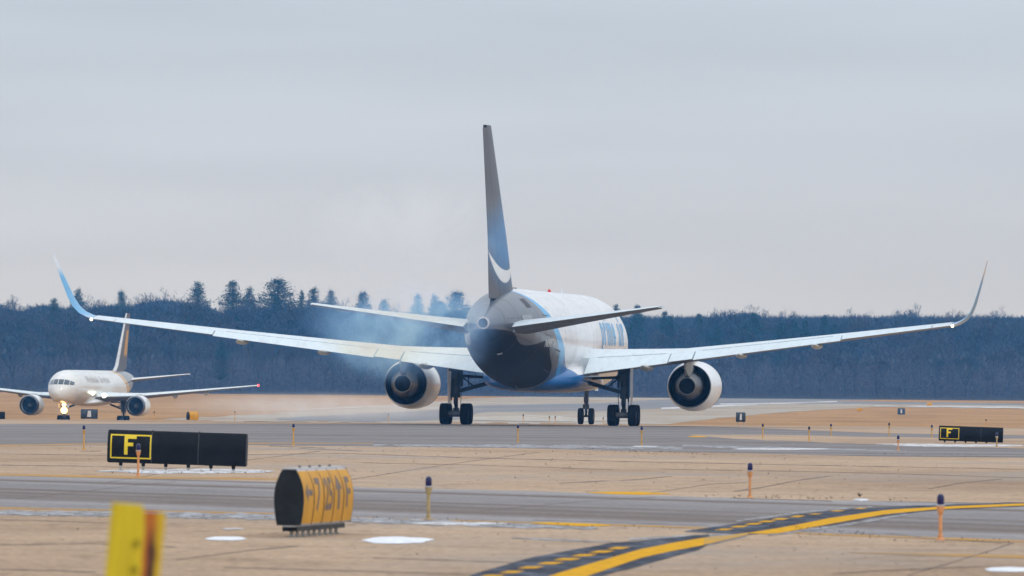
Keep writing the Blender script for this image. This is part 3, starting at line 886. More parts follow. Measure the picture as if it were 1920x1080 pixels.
def ringpts(r, s, cx, cz, n=48, sq=0.0):
    return [Vector((cx + r * math.cos(2 * math.pi * i / n), s, cz + r * (1 - (sq if math.sin(2 * math.pi * i / n) < 0 else 0)) * math.sin(2 * math.pi * i / n))) for i in range(n)]
def engine(root, sgn, E):
    """E: lateral y, centre z, nozzle station, inlet station, radii"""
    cx, cz, sn, si, rm = E['y'] * sgn, E['z'], E['sn'], E['si'], E['r']
    L = si - sn
    rn = E['rn']
    prof = [(rn, sn), (rn * 1.045, sn + .08 * L), (rm * .975, sn + .22 * L), (rm, sn + .42 * L), (rm * .995, sn + .70 * L), (rm * .955, sn + .88 * L), (rm * .90, sn + .965 * L), (rm * .845, si), (rm * .79, sn + .98 * L), (rm * .755, sn + .92 * L), (rm * .78, sn + .78 * L)]
    m = MB(); m.loft([ringpts(r, s, 0, 0) for r, s in prof], cap=False)
    n_ = m.build('engine', MT['white'], root, 50, recalc=True)
    n_.location = (cx, 0, cz)
    def sub(name, prof, mat, cap=False):
        q = MB(); q.loft([ringpts(r, s, 0, 0) for r, s in prof], cap=cap)
        return q.build(name, mat, n_, 50)
    sub('fan_nozzle_lip', [(rn * 1.004, sn + .01), (rn * 1.0, sn - .05), (rn * .965, sn - .05), (rn * .955, sn + .02)], MT['metal'])
    sub('fan_duct', [(rn * .962, sn - .02), (rn * .96, sn + .3), (rn * .93, sn + 1.4), (rn * .6, sn + 1.45)], MT['dark'])
    rc = rn * .74
    sub('core_cowl', [(rc * 1.03, sn + 1.2), (rc * 1.0, sn + .25), (rc * .93, sn - .2), (rc * .83, sn - .6), (rc * .70, sn - .95)], MT['metal'])
    sub('core_nozzle', [(rc * .70, sn - .93), (rc * .60, sn - 1.25), (rc * .54, sn - 1.5), (rc * .50, sn - 1.5), (rc * .50, sn - .9)], MT['hotmetal'])
    sub('exhaust_interior', [(rc * .505, sn - 1.49), (rc * .49, sn - 1.0), (0.01, sn - .95)], MT['dark'])
    sub('inlet_lip', [(rm * .965, sn + .885 * L), (rm * .905, sn + .968 * L), (rm * .845, si + .005), (rm * .785, sn + .98 * L), (rm * .752, sn + .92 * L)], MT['metal'])
    fan = MB()
    for k in range(24):
        a = 2 * math.pi * k / 24
        q = [Vector((r * math.cos(a + da), s, r * math.sin(a + da))) for r, da, s in
             ((rm * .2, 0, sn + .76 * L), (rm * .2, .18, sn + .70 * L), (rm * .77, .34, sn + .69 * L), (rm * .77, .10, sn + .77 * L))]
        fan.add(q, [(0, 1, 2, 3)])
    fan.build('fan', MT['gear'], n_, 0, recalc=False)
    sub('spinner', [(rm * .25, sn + .74 * L), (rm * .18, sn + .82 * L), (rm * .08, sn + .88 * L), (0.01, sn + .90 * L)], MT['gearlight'])
    sub('inlet_back', [(rm * .80, sn + .66 * L), (0.01, sn + .66 * L)], MT['dark'])
    # pylon
    p = MB()
    top = E['ptop']
    rings = []
    for s_, zb, zt, w in E['pylon']:
        rings.append([Vector((-w * .35, s_, zb)), Vector((w * .35, s_, zb)), Vector((w / 2, s_, (zb * .35 + zt * .65))), Vector((w / 2, s_, zt)), Vector((-w / 2, s_, zt)), Vector((-w / 2, s_, (zb * .35 + zt * .65)))])
    p.loft(rings); p.build('pylon', MT['fairing'], n_, 50)
    return n_

def canoe(wing, x, s0, s1, z, w, h, slope=0.0):
    rings = []
    for t, k in ((0, .05), (.08, .45), (.3, .9), (.55, 1), (.8, .8), (.95, .45), (1, .08)):
        s = s0 + (s1 - s0) * t
        ring = [Vector((x + w / 2 * k * math.cos(a), s, z + slope * t - h * .35 * k + h * .65 * k * math.sin(a))) for a in [2 * math.pi * i / 12 for i in range(12)]]
        rings.append(ring)
    m = MB(); m.loft(rings)
    return m.build('flap_track_fairing', MT['fairing'], wing, 60)

# ---- the widebody in the middle
D767 = 560.0
HEAD = R(6.85)
gp = at(1012, 797, D767)
jet = empty('cargo_airplane', (gp.x, D767, 0.014), -HEAD)
tag(jet, 'large white widebody cargo jet with grey tail seen from behind on the taxiway', 'airplane')

F7 = Fuselage([(-25.85, 5.42, .30, .34), (-25.2, 5.42, .46, .52), (-23.2, 5.36, .98, 1.10), (-20, 5.24, 1.66, 1.76), (-17, 5.06, 2.12, 2.20), (-14, 4.88, 2.38, 2.49), (-11, 4.74, 2.49, 2.65), (-8, 4.68, 2.515, 2.70),
               (-3, 4.67, 2.515, 2.705), (8, 4.67, 2.515, 2.705), (19, 4.67, 2.515, 2.705), (22, 4.62, 2.44, 2.62), (24.5, 4.48, 2.15, 2.34), (26.5, 4.25, 1.62, 1.78), (27.7, 4.05, .95, 1.05), (28.15, 3.96, .35, .4), (28.2, 3.95, .05, .05)])
SG = [(1.9, -2.5), (2.5, -6.0), (2.98, -9.0), (4.37, -12.4), (5.83, -15.4), (7.18, -17.6), (7.6, -18.0)]
SW = [(1.9, 6.0), (2.71, 3.5), (3.12, -5.4), (4.48, -10.6), (5.8, -13.6), (7.1, -16.9), (7.6, -17.5)]
ZB = [(-26, 5.1), (-24.5, 5.1), (-22.2, 4.96), (-21, 4.5), (-19.7, 4.3), (-18, 4.38), (-16.3, 4.55), (-15.3, 4.42), (-13.8, 3.77), (-12, 3.3), (-10, 2.66), (-9, 2.05), (-8, 1.4), (20, 1.0)]  # upper edge of the dark reflection painted on the rear belly
def f_grey(s, x, z): return smooth_tab(SG, z)[0] - s
def f_lblue(s, x, z): return smooth_tab(SW, z)[0] - s
def f_blue(s, x, z):
    a = smooth_tab(SW, z)[0] - s
    b = s - (smooth_tab(SG, z)[0] + 1.6)
    return min(a, b, (3.75 - z) * 2 + .4 * (s + 9) * .1)
def f_reflection(s, x, z): return (smooth_tab(ZB, s)[0] - z) if s < -7.8 else -1.0  # dark reflection under the tail, put into the paint colour
FP = paint_mat('freighter_livery_with_reflection', (0.80, 0.81, 0.83), [('lblue', (0.045, 0.40, 0.78), .04), ('blue', (0.0, 0.135, 0.42), .06), ('tailgrey', (0.115, 0.132, 0.160), .03), ('dark_reflection', (0.006, 0.008, 0.011), .035)], dull='dark_reflection', coat=.14)
fus = mesh_obj('fuselage', F7.mesh('fuselage', FP, {'tailgrey': f_grey, 'lblue': f_lblue, 'blue': f_blue, 'dark_reflection': f_reflection}, 220, 96), jet)
# tail end: exhaust of the auxiliary power unit
m = MB(); m.lathe([(.31, -25.7), (.335, -25.9), (.33, -26.05), (.25, -26.07), (.235, -25.8)], (0, 0, 5.42), 'Y', 28); m.build('exhaust_ring', MT['aluminium'], fus)
m = MB(); m.lathe([(.24, -26.04), (.23, -25.6), (.01, -25.55)], (0, 0, 5.42), 'Y', 20); m.build('exhaust_hole', MT['dark'], fus)
F7.patch('access_panel', -19.0, -18.0, .62, .95, MT['seam'], fus)
F7.outline('door_outline', -16.3, -14.9, 1.15, 1.62, MT['seam'], fus, .02)
F7.outline('door_outline', -16.3, -14.9, -1.15, -1.62, MT['seam'], fus, .02)
F7.outline('cargo_door_outline', -13.2, -11.2, 1.85, 2.35, MT['seam'], fus, .035)
F7.outline('panel_outline', -23.2, -18.8, 1.28, 1.95, MT['seam'], fus, .015)
F7.outline('panel_outline', -23.2, -18.8, -1.28, -1.95, MT['seam'], fus, .015)
F7.patch('stabilizer_seal_plate', -20.8, -18.9, 1.18, 1.42, MT['grey'], fus, .015)
F7.patch('outflow_vent', -21.5, -21.2, 2.80, 3.0, MT['regwhite'], fus, .02)
for st in (-23.6, -21.4, -17.5, -14.2, -9.6, -4.5, 4.0, 12.5):
    mb = MB(); n = 40
    for i in range(n + 1):
        a = 2 * math.pi * i / n
        mb.v += [tuple(F7.pt(st - .02, a, .006)), tuple(F7.pt(st + .02, a, .006))]
        if i: mb.f.append((2 * i - 2, 2 * i - 1, 2 * i + 1, 2 * i))
    mb.build('skin_seam', MT['seam'], fus, 60, recalc=False)
F7.text('registration', 'N1997A', -16.1, -13.4, 4.25, .42, 1, MT['regwhite'], fus, bold=.02)
F7.text('lettering', 'prime air', 8.2, 20.0, 4.55, 1.75, 1, MT['reflive'], fus, bold=.03)
F7.text('lettering', 'prime air', 20.0, 8.2, 4.55, 1.75, -1, MT['reflive'], fus, bold=.03)
mb = MB()
for (sa, za), (sb, zb) in zip([(8.0, 4.40), (9.5, 4.25), (11.5, 4.17), (14, 4.13), (17, 4.17), (19, 4.27)], [(9.5, 4.25), (11.5, 4.17), (14, 4.13), (17, 4.17), (19, 4.27), (20.2, 4.42)]):
    mb.add([F7.side(sa, za, 1, .012), F7.side(sb, zb, 1, .012), F7.side(sb, zb - .12, 1, .012), F7.side(sa, za - .12, 1, .012)], [(0, 1, 2, 3)])
mb.build('smile_stripe', MT['reflive'], fus, 0, recalc=False)
for sgn in (-1, 1):
    for x0, x1, zl, zr, hl, hr in ((.06, .72, 4.95, 4.92, .55, .55), (.80, 1.30, 4.90, 4.84, .55, .48), (1.37, 1.72, 4.84, 4.80, .46, .34)):
        F7.pane('cockpit_window', sgn * x0, sgn * x1, zl, zr, hl, hr, MT['glassdark'], fus)
# wing-to-body fairing
rings = []
for s, w, zb, zt in ((-9.5, .3, 2.35, 2.8), (-7.5, 1.7, 1.98, 2.9), (-4.5, 2.62, 1.86, 3.35), (0, 2.85, 1.80, 3.5), (5, 2.85, 1.80, 3.2), (9, 2.5, 1.85, 2.9), (12, 1.2, 1.95, 2.5), (13.2, .3, 2.1, 2.3)):
    c = (zb + zt) / 2; h = (zt - zb) / 2
    rings.append([Vector((w * (abs(math.cos(a)) ** .7) * (1 if math.cos(a) >= 0 else -1), s, c + h * (abs(math.sin(a)) ** .8) * (1 if math.sin(a) >= 0 else -1))) for a in [2 * math.pi * i / 40 for i in range(40)]])
mb = MB(); mb.loft(rings)
fm = mb.mesh('wing_root_fairing', FP, 60)
for nm, fn in {'tailgrey': lambda s, x, z: -1, 'dark_reflection': lambda s, x, z: -1, 'lblue': lambda s, x, z: -1,
               'blue': lambda s, x, z: (4.0 - s) * .3 if z < 2.75 - max(0, (s + 4)) * .05 else -(z - 2.75 + max(0, (s + 4)) * .05)}.items():
    a_ = fm.attributes.new(nm, 'FLOAT', 'POINT'); a_.data.foreach_set('value', [fn(v.co.y, v.co.x, v.co.z) for v in fm.vertices])
mesh_obj('wing_root_fairing', fm, jet)
# antennas and beacon
mb = MB(); mb.lathe([(.10, 0), (.10, .06), (.07, .15), (.01, .19)], (0, 4.0, 7.36), n=14); mb.build('red_beacon', MT['red'], fus)
mb = MB(); mb.box((0, -12.0, 7.36), (.10, .9, .16)); mb.build('antenna', MT['seam'], fus)
mb = MB(); mb.box((0, 10.0, 7.5), (.03, .4, .35)); mb.build('antenna', MT['white'], fus)
for ss in (-3, -12, 1.0):
    mb = MB(); mb.box((0.1, ss, 1.93 if ss > -10 else 2.0), (.03, .3, .3)); mb.build('belly_antenna', MT['seam'], fus)

# wings: span station, leading edge station, chord, trailing edge height, thickness ratio, incidence
W7 = [(1.9, 8.2, 11.2, 2.93, .145, 3.2), (2.6, 7.3, 10.1, 3.02, .140, 3.2), (7.9, 3.55, 6.75, 3.66, .118, 2.0), (15.5, -1.7, 4.75, 4.61, .105, 1.6), (23.4, -7.15, 2.55, 5.60, .10, 1.3)]
def wing767(sgn):
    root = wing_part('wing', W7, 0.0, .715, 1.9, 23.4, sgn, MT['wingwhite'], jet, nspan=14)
    nm = 1
    wing_part('inboard_flap', W7, .72, 1.0, 2.75, 7.35, sgn, MT['flappaint'], root, 4.0)
    wing_part('inboard_aileron', W7, .72, 1.0, 7.42, 8.75, sgn, MT['flappaint'], root, 2.0, 2)
    wing_part('outboard_flap', W7, .72, 1.0, 8.82, 17.2, sgn, MT['flappaint'], root, 4.0)
    wing_part('aileron', W7, .72, 1.0, 17.27, 22.3, sgn, MT['flappaint'], root, 0.5)
    wing_part('wing_tip_edge', W7, .72, 1.0, 22.36, 23.4, sgn, MT['wingwhite'], root, 0.0, 2)
    wing_part('leading_edge_slat', W7, -0.0, .03, 3.4, 6.9, sgn, MT['metal'], root, 0.0, 3)
    # spoilers: thin plates just proud of the upper surface
    for y0, y1 in ((3.2, 5.1), (5.15, 7.1), (9.2, 11.0), (11.05, 12.9), (12.95, 14.8), (14.85, 16.7)):
        vs = []
        for y in (y0, y1):
            sle, ch, zte, tr, inc = lerp_tab(W7, y)
            for c_ in (.60, .715):
                f = foil(c_, min(1, c_ + .01), tr, 1)
                q = section([f[0]], y, sle, ch, zte, tr, inc, sgn)[0]
                vs.append(q)
        top = [p + Vector((0, 0, .03)) for p in vs]; bot = [p + Vector((0, 0, -.02)) for p in vs]
        mb = MB(); mb.add(top + bot, [(0, 1, 3, 2), (4, 6, 7, 5), (0, 4, 5, 1), (2, 3, 7, 6), (0, 2, 6, 4), (1, 5, 7, 3)])
        mb.build('spoiler', MT['wingwhite'], root, 0)
    # winglet: sections swept along a curve from the tip up
    rings = []
    sle0, ch0, zte0, tr0, inc0 = W7[-1][1:]
    path = [(0, 0, 0, ch0, 0), (.35, .10, 12, ch0 * .96, .22), (.75, .32, 32, ch0 * .90, .55), (1.08, .68, 52, ch0 * .82, .95), (1.30, 1.15, 66, ch0 * .72, 1.4), (1.62, 2.10, 72, ch0 * .54, 2.2), (1.92, 3.05, 73, ch0 * .36, 3.05), (2.05, 3.50, 73, ch0 * .22, 3.55)]
    for dx, dz, cant, ch, sw in path:
        ring = []
        for x, z in foil(0, 1, .085, 10, .0):
            X = x * ch; Z = z * ch
            s_ = sle0 - sw - X
            zz = (1 - x) * ch * math.sin(R(inc0)) + Z
            ring.append(Vector((sgn * (23.4 + dx - zz * math.sin(R(cant))), s_, zte0 + dz + zz * math.cos(R(cant)))))
        rings.append(ring)
    mb = MB(); mb.loft(rings)
    me = mb.mesh('winglet', WLM, 40)
    a_ = me.attributes.new('wl', 'FLOAT', 'POINT')
    a_.data.foreach_set('value', [min(v.co.z - zte0 - .05, 2.55 - (v.co.z - zte0) + .0 * v.co.y) for v in me.vertices])
    mesh_obj('winglet', me, root)
    mb = MB(); mb.lathe([(.01, -.09), (.07, -.06), (.09, 0), (.07, .06), (.01, .09)], (sgn * 23.5, sle0 - ch0 - .05, zte0 - .03), 'X', 12); mb.build('navigation_light', MT['navwhite'], root)
    for x, back in ((6.1, 1.5), (11.5, 1.3), (15.8, 1.1)):
        sle, ch, zte, tr, inc = lerp_tab(W7, x)
        k = 1.0 if x < 8 else .82
        canoe(root, sgn * x, sle - ch - back * .5, sle - ch + 3.2 * k, zte - .13, .74 * k, .30 * k, .0)
    return root
WLM = paint_mat('winglet_paint', (0.75, 0.77, 0.80), [('wl', (0.03, 0.36, 0.70), .25)], .3)
for sgn in (-1, 1): wing767(sgn)
# horizontal stabilizer
H7 = [(0.5, -17.2, 6.9, 5.15, .135, -.3), (1.2, -17.8, 6.3, 5.24, .13, -.3), (9.31, -23.6, 2.0, 6.36, .085, -.5)]
for sgn in (-1, 1):
    st_ = wing_part('horizontal_stabilizer', H7, 0, .72, .5, 9.31, sgn, MT['stab'] if 'stab' in MT else MT['wingwhite'], jet, 0, 8, 0.0)
    wing_part('elevator', H7, .725, 1.0, 1.3, 9.2, sgn, MT['flappaint'], st_, 0.5, 8, 0.0)
# fin and rudder: loft upwards
FIN7 = [(6.35, -12.2, 11.1, .075), (7.0, -14.0, 9.6, .085), (7.6, -15.1, 8.7, .09), (10, -17.3, 7.0, .09), (15.85, -23.85, 3.1, .09)]
def fin_part(name, tab, c0, c1, z0, z1, mat, parent, fields=None, n=26):
    rings = []
    for i in range(n + 1):
        z = z0 + (z1 - z0) * i / n
        sle, ch, tr = lerp_tab(tab, z)
        rings.append([Vector((zz * ch, sle - x * ch, z)) for x, zz in foil(c0, c1, tr, 12, 0)])
    mb = MB(); mb.loft(rings)
    me = mb.mesh(name, mat, 40)
    for nm, fn in (fields or {}).items():
        a_ = me.attributes.new(nm, 'FLOAT', 'POINT'); a_.data.foreach_set('value', [fn(v.co.y, v.co.x, v.co.z) for v in me.vertices])
    return mesh_obj(name, me, parent)
def f_smile(s, x, z):
    c = 7.95 + .055 * (s + 19.3) ** 2
    return .34 * (1 - ((s + 19.8) / 4.6) ** 2) - abs(z - c)
def f_finblue(s, x, z):
    c = 7.95 + .055 * (s + 19.3) ** 2
    return min(z - c, 11.4 - z + .25 * (s + 21)) * .8
FM = paint_mat('fin_livery', (0.078, 0.090, 0.112), [('finblue', (0.004, 0.17, 0.42), .9), ('smile', (0.78, 0.80, 0.82), .03)], .08, .45)
ff = {'smile': f_smile, 'finblue': f_finblue}
fin = fin_part('vertical_fin', FIN7, 0, .70, 6.35, 15.85, FM, jet, ff, 50)
fin_part('rudder', FIN7, .706, 1.0, 6.75, 15.7, FM, fin, ff, 50)
# engines
E7 = dict(y=7.92, z=2.22, sn=3.55, si=9.0, r=1.40, rn=1.20, ptop=3.6,
          pylon=[(1.0, .95, 1.25, .10), (1.9, .55, 1.45, .30), (3.2, .55, 1.60, .46), (4.6, .9, 1.75, .50), (6.4, 1.15, 1.72, .46), (8.2, 1.2, 1.45, .10)])
for sgn in (-1, 1): engine(jet, sgn, E7)
# landing gear
main_gear(jet, -1, 9.30, 3.55, .585, .46, 1.14, 1.42, 1.95, 2.35, 1.9)
main_gear(jet, 1, 9.30, 3.55, .585, .46, 1.14, 1.42, 1.95, 2.35, 1.9)
nose_gear(jet, 22.76, 2.4, .47, .30, .61)

# ---- the narrowbody far left, facing the camera
D757 = 1205.0
gp = at(120.5, 792, D757)
fwd = Vector((-math.sin(R(8.5)), -math.cos(R(8.5)), 0))
cg = Vector((gp.x, D757, 0)) - fwd * 18.3
jet2 = empty('cargo_airplane', (cg.x, cg.y, T(cg.y) + 0.0), R(171.5))
tag(jet2, 'smaller white cargo jet with golden stripe facing the camera with lights on', 'airplane')
F5 = Fuselage([(-25.2, 5.6, .12, .15), (-24.5, 5.5, .35, .42), (-21, 5.2, .95, 1.05), (-17, 4.85, 1.5, 1.6), (-13, 4.55, 1.8, 1.9), (-9, 4.42, 1.88, 2.0), (14, 4.42, 1.88, 2.0), (18, 4.38, 1.85, 1.98), (20, 4.25, 1.66, 1.8), (21.5, 4.02, 1.30, 1.42), (22.5, 3.80, .85, .95), (22.95, 3.68, .4, .45), (23.05, 3.64, .04, .04)])
def g_b(s, x, z): return (-10.5 + (z - 6.4) * -1.6 - .35 * (6.4 - z) ** 2 * 0 - s) if z > 2.6 else (-16.5 - s)
B2 = paint_mat('parcel_jet_livery', (0.80, 0.81, 0.80), [('gold', (0.62, 0.33, 0.03), .1), ('brown', (0.16, 0.15, 0.15), .1)])
def f_gold(s, x, z): return (-9.0 - 1.9 * (6.4 - z)) + 1.1 - s
def f_brown(s, x, z): return (-9.0 - 1.9 * (6.4 - z)) - 1.1 - s
fus2 = mesh_obj('fuselage', F5.mesh('fuselage', B2, {'gold': lambda s, x, z: f_gold(s, x, z), 'brown': lambda s, x, z: f_brown(s, x, z)}, 120, 56), jet2)
for sgn in (-1, 1):
    for x0, x1, zl, zr, hl, hr in ((.04, .60, 4.68, 4.67, .62, .60), (.66, 1.16, 4.67, 4.62, .60, .52), (1.21, 1.56, 4.62, 4.58, .50, .36)):
        F5.pane('cockpit_window', sgn * x0, sgn * x1, zl, zr, hl, hr, MT['glassdark'], fus2)
F5.text('lettering', 'Worldwide', 13.5, 6.0, 4.95, .75, -1, MT['greytext'], fus2, bold=.03)
F5.text('lettering', 'Services', 5.0, -1.0, 4.95, .75, -1, MT['greytext'], fus2, bold=.03)
W5 = [(1.4, 6.3, 9.0, 2.70, .14, 3.5), (1.9, 5.9, 8.4, 2.76, .14, 3.5), (6.5, 2.7, 5.2, 3.20, .12, 2.5), (19.0, -5.6, 1.9, 4.70, .10, 1.5)]
for sgn in (-1, 1):
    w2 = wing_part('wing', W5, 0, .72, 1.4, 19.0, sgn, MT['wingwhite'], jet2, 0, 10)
    wing_part('flap', W5, .725, 1.0, 2.0, 13.5, sgn, MT['flappaint'], w2, 3)
    wing_part('aileron', W5, .725, 1.0, 13.6, 18.9, sgn, MT['flappaint'], w2, 0)
    mb = MB(); mb.lathe([(.01, -.16), (.12, -.1), (.17, 0), (.12, .1), (.01, .16)], (sgn * 19.0, -6.3, 4.78), 'X', 12)
    mb.build('navigation_light', MT['navred'] if sgn < 0 else MT['navwhite'], w2)
    mb = MB(); mb.lathe([(.30, 0), (.30, .06), (.2, .12), (.01, .14)], (sgn * 2.35, 5.62, 3.40), 'Y', 16); mb.build('landing_light', MT['rootlight'], w2)
    for x in (5, 9.5, 13):
        sle, ch, zte, tr, inc = lerp_tab(W5, x); canoe(w2, sgn * x, sle - ch - .5, sle - ch + 2.2, zte - .12, .4, .35)
mb = MB(); mb.lathe([(.24, 0), (.24, .06), (.01, .14)], (-1.97, 10.8, 3.65), 'Y', 16); mb.build('turnoff_light', MT['rootlight'], fus2)
rings = []
for s, w, zb, zt in ((-7, .3, 2.45, 2.7), (-5, 1.4, 2.25, 2.9), (0, 2.05, 2.1, 3.3), (5, 2.05, 2.1, 3.3), (8, 1.3, 2.2, 2.9), (9.5, .3, 2.4, 2.6)):
    c = (zb + zt) / 2; h = (zt - zb) / 2
    rings.append([Vector((w * math.cos(a), s, c + h * math.sin(a))) for a in [2 * math.pi * i / 24 for i in range(24)]])
mb = MB(); mb.loft(rings); mb.build('wing_root_fairing', MT['white'], jet2, 60)
H5 = [(0.4, -17.2, 5.2, 5.25, .10, 0), (7.6, -22.0, 1.6, 6.1, .09, 0)]
for sgn in (-1, 1):
    s2 = wing_part('horizontal_stabilizer', H5, 0, .72, .4, 7.6, sgn, MT['white'], jet2, 0, 5, 0)
    wing_part('elevator', H5, .725, 1, .9, 7.5, sgn, MT['white'], s2, 0, 5, 0)
FIN5 = [(6.0, -11.5, 9.2, .08), (7.0, -14.2, 7.0, .09), (13.5, -20.6, 2.9, .09)]
FM2 = paint_mat('brown_fin_paint', (0.085, 0.078, 0.08), [('gold2', (0.60, 0.28, 0.02), .12), ('le', (0.62, 0.64, 0.66), .03)], .05, .5)
def f_g2(s, x, z):
    sle, ch, tr = lerp_tab(FIN5, z); t = (sle - s) / ch
    return min(.22 - abs(t - .62), (z - 8.3) * .2, (11.4 - z) * .3) * 3
def f_le(s, x, z):
    sle, ch, tr = lerp_tab(FIN5, z); return (.075 - (sle - s) / ch) * ch
fin2 = fin_part('vertical_fin', FIN5, 0, .70, 6.0, 13.5, FM2, jet2, {'gold2': f_g2, 'le': f_le}, 26)
fin_part('rudder', FIN5, .706, 1, 6.6, 13.4, FM2, fin2, {'gold2': f_g2, 'le': f_le}, 26)
E5 = dict(y=6.48, z=2.20, sn=2.9, si=7.6, r=1.26, rn=1.02, ptop=3, pylon=[(1.2, .8, 1.0, .1), (2.5, .5, 1.25, .35), (4.2, .8, 1.4, .4), (6.6, 1.1, 1.3, .1)])
for sgn in (-1, 1): engine(jet2, sgn, E5)
for sgn in (-1, 1): main_gear(jet2, sgn, 7.32, 2.9, .5, .36, .86, 1.15, 1.6, 2.35, 1.4, False)
ng = nose_gear(jet2, 18.3, 2.4, .42, .28, .55)
for xx, zz, r in ((.20, 1.62, .40), (.18, 2.28, .24)):
    mb = MB(); mb.lathe([(r * .6, -.1), (r, 0), (r, .05), (r * .7, .12), (.01, .15)], (-xx, 1.2, zz), 'Y', 20); mb.tube((-xx, 1.15, zz), (0, .3, zz), .04, n=6); mb.build('taxi_light', MT['landing'], ng)

# ---------------------------------------------------------------- signs
def half_w(a, t): return t / 2 - (t * .27 if a > 0 else t * .10) * a * a
def barrel_profile(h, t, n=12):
    """outline across the sign: bulging faces, flat top and bottom (y across, z up)"""
    pr = []
    for i in range(n + 1):
        a = -1 + 2 * i / n
        pr.append((half_w(a, t), h / 2 + a * h / 2))
    return pr + [(-y, z) for y, z in reversed(pr)]
def sign(name, loc, rz, L, h, t, leg, mods, nlegs, face_mats, case, label, scale=1.0, legmat='legmetal', letters=(), panel_side=-1):
    root = empty(name, loc, rz)
    tag(root, label, 'sign')
    root.scale = (scale,) * 3
    pr = barrel_profile(h, t)
    m = MB()
    m.loft([[Vector((x, y, z + leg)) for y, z in pr] for x in (-L / 2, L / 2)])
    body = m.build('sign_case', case, root, 40)
    # end caps, slightly larger
    for x in (-L / 2, L / 2):
        m = MB(); q = [((y * 1.04), (z - h / 2) * 1.025 + h / 2) for y, z in pr]
        m.loft([[Vector((x + d, y, z + leg)) for y, z in q] for d in (-.012, .012)])
        m.build('end_cap', MT['signcase'], body, 40)
    m = MB(); m.box((0, 0, leg + h + .012), (L, t * .44, .024)); m.build('top_rail', MT['aluminium'] if case is not MT['signcase'] else MT['signcase'], body)
    m = MB(); m.box((0, 0, leg - .012), (L, t * .44, .024)); m.build('bottom_rail', MT['aluminium'] if case is not MT['signcase'] else MT['signcase'], body)
    if len(mods) > 3:
        m = MB(); m.box((0, 0, leg - .05), (L * .97, t * .5, .052)); m.build('mounting_beam', MT['signcase'], body)
    w = L / sum(mods); x0 = -L / 2; jw = .022 if len(mods) > 3 else .006
    n = 8
    for k, md in enumerate(mods):
        x1 = x0 + md * w
        for sd_ in ((-1, 1)):
            m = MB(); nn = 10
            for i in range(nn + 1):
                a = -1 + 2 * i / nn
                a *= .965; y = (half_w(a, t) + .007) * sd_; z = leg + h / 2 + a * h / 2
                m.v += [(x0 + .008, y, z), (x1 - .008, y, z)]
                if i: m.f.append((2 * i - 2, 2 * i - 1, 2 * i + 1, 2 * i) if sd_ < 0 else (2 * i, 2 * i + 1, 2 * i - 1, 2 * i - 2))
            m.build('face_panel', face_mats[k], body, 60, recalc=False)
        m = MB()
        if k:
            m.box((x0, 0, leg + h + .03), (.02, .03, .03)); m.build('top_bolt', MT['seam'], body, 0)
            m = MB(); m.loft([[Vector((x0 + d, y * 1.075, z + leg)) for y, z in pr] for d in (-jw, jw)]); m.build('panel_joint', MT['ribbrown'] if len(mods) > 3 else MT['seam'], body, 40)
        x0 = x1
    for i in range(nlegs):
        x = -L / 2 + L * (i + .5) / nlegs if nlegs > 6 else -L / 2 + L * (.09 + .82 * i / (nlegs - 1))
        m = MB(); r = .02
        m.tube((x, 0, -.05), (x, 0, leg * .62), .022, n=10); m.tube((x, 0, leg * .45), (x, 0, leg), .030, n=10); m.box((x, 0, .006), (.09, .09, .012))
        l_ = m.build('leg', MT[legmat], root)
        m = MB(); m.tube((x, 0, leg * .5), (x, 0, leg - .0), .036, .042, 10); m.build('leg_collar', MT['signcase'], l_)
    def surf_y(z): 
        a = (z - leg - h / 2) / (h / 2); return half_w(a, t)
    for kind_, a in letters:
        bm = bmesh.new()
        if kind_ == 'text':
            body_, xa, za, hh, wid, mt_ = a
            vs, fs = text_tris(body_, .02); W = max(v[0] for v in vs)
            vv = [bm.verts.new((xa + x / W * wid, 0, za + y * hh)) for x, y in vs]
            for f in fs:
                try: bm.faces.new([vv[i] for i in f])
                except ValueError: pass
        else:
            pts, mt_ = a
            for poly in pts:
                bm.faces.new([bm.verts.new((x, 0, z)) for x, z in poly])
            bmesh.ops.remove_doubles(bm, verts=bm.verts[:], dist=.0005)
        z = leg
        while z < leg + h:
            bmesh.ops.bisect_plane(bm, geom=bm.verts[:] + bm.edges[:] + bm.faces[:], plane_co=(0, 0, z), plane_no=(0, 0, 1)); z += .04
        for v in bm.verts: v.co.y = -(surf_y(v.co.z) + .010)
        bmesh.ops.triangulate(bm, faces=bm.faces[:])
        me = bpy.data.meshes.new('legend'); bm.to_mesh(me); bm.free(); me.materials.append(mt_)
        mesh_obj('legend', me, body)
    return root
def fletter(x, z, w, h, s):
    return [[(x, z), (x + s, z), (x + s, z + h), (x, z + h)], [(x + s, z + h - s), (x + w, z + h - s), (x + w, z + h), (x + s, z + h)], [(x + s, z + h * .5 - s * .35), (x + w * .74, z + h * .5 - s * .35), (x + w * .74, z + h * .5 + s * .65), (x + s, z + h * .5 + s * .65)]]
def frame(x0, x1, z0, z1, s):
    return [[(x0, z0), (x1, z0), (x1, z0 + s), (x0, z0 + s)], [(x0, z1 - s), (x1, z1 - s), (x1, z1), (x0, z1)], [(x0, z0 + s), (x0 + s, z0 + s), (x0 + s, z1 - s), (x0, z1 - s)], [(x1 - s, z0 + s), (x1, z0 + s), (x1, z1 - s), (x1 - s, z1 - s)]]
LEG = .165; SH = .63
a = ground(219, 881.5); b = ground(433, 888)
dirv = (b - a); ang = math.atan2(dirv.y, dirv.x)
cen = (ground(219, 882) + ground(433, 887.5)) / 2
ang = R(-5.5)
SL = 2.86
fl = [('poly', (frame(-SL / 2 + .05, -SL / 2 + .90, LEG + .065, LEG + SH - .065, .028), MT['legendyellow'])),
      ('poly', (fletter(-SL / 2 + .34, LEG + .15, .25, .40, .072), MT['legendyellow']))]
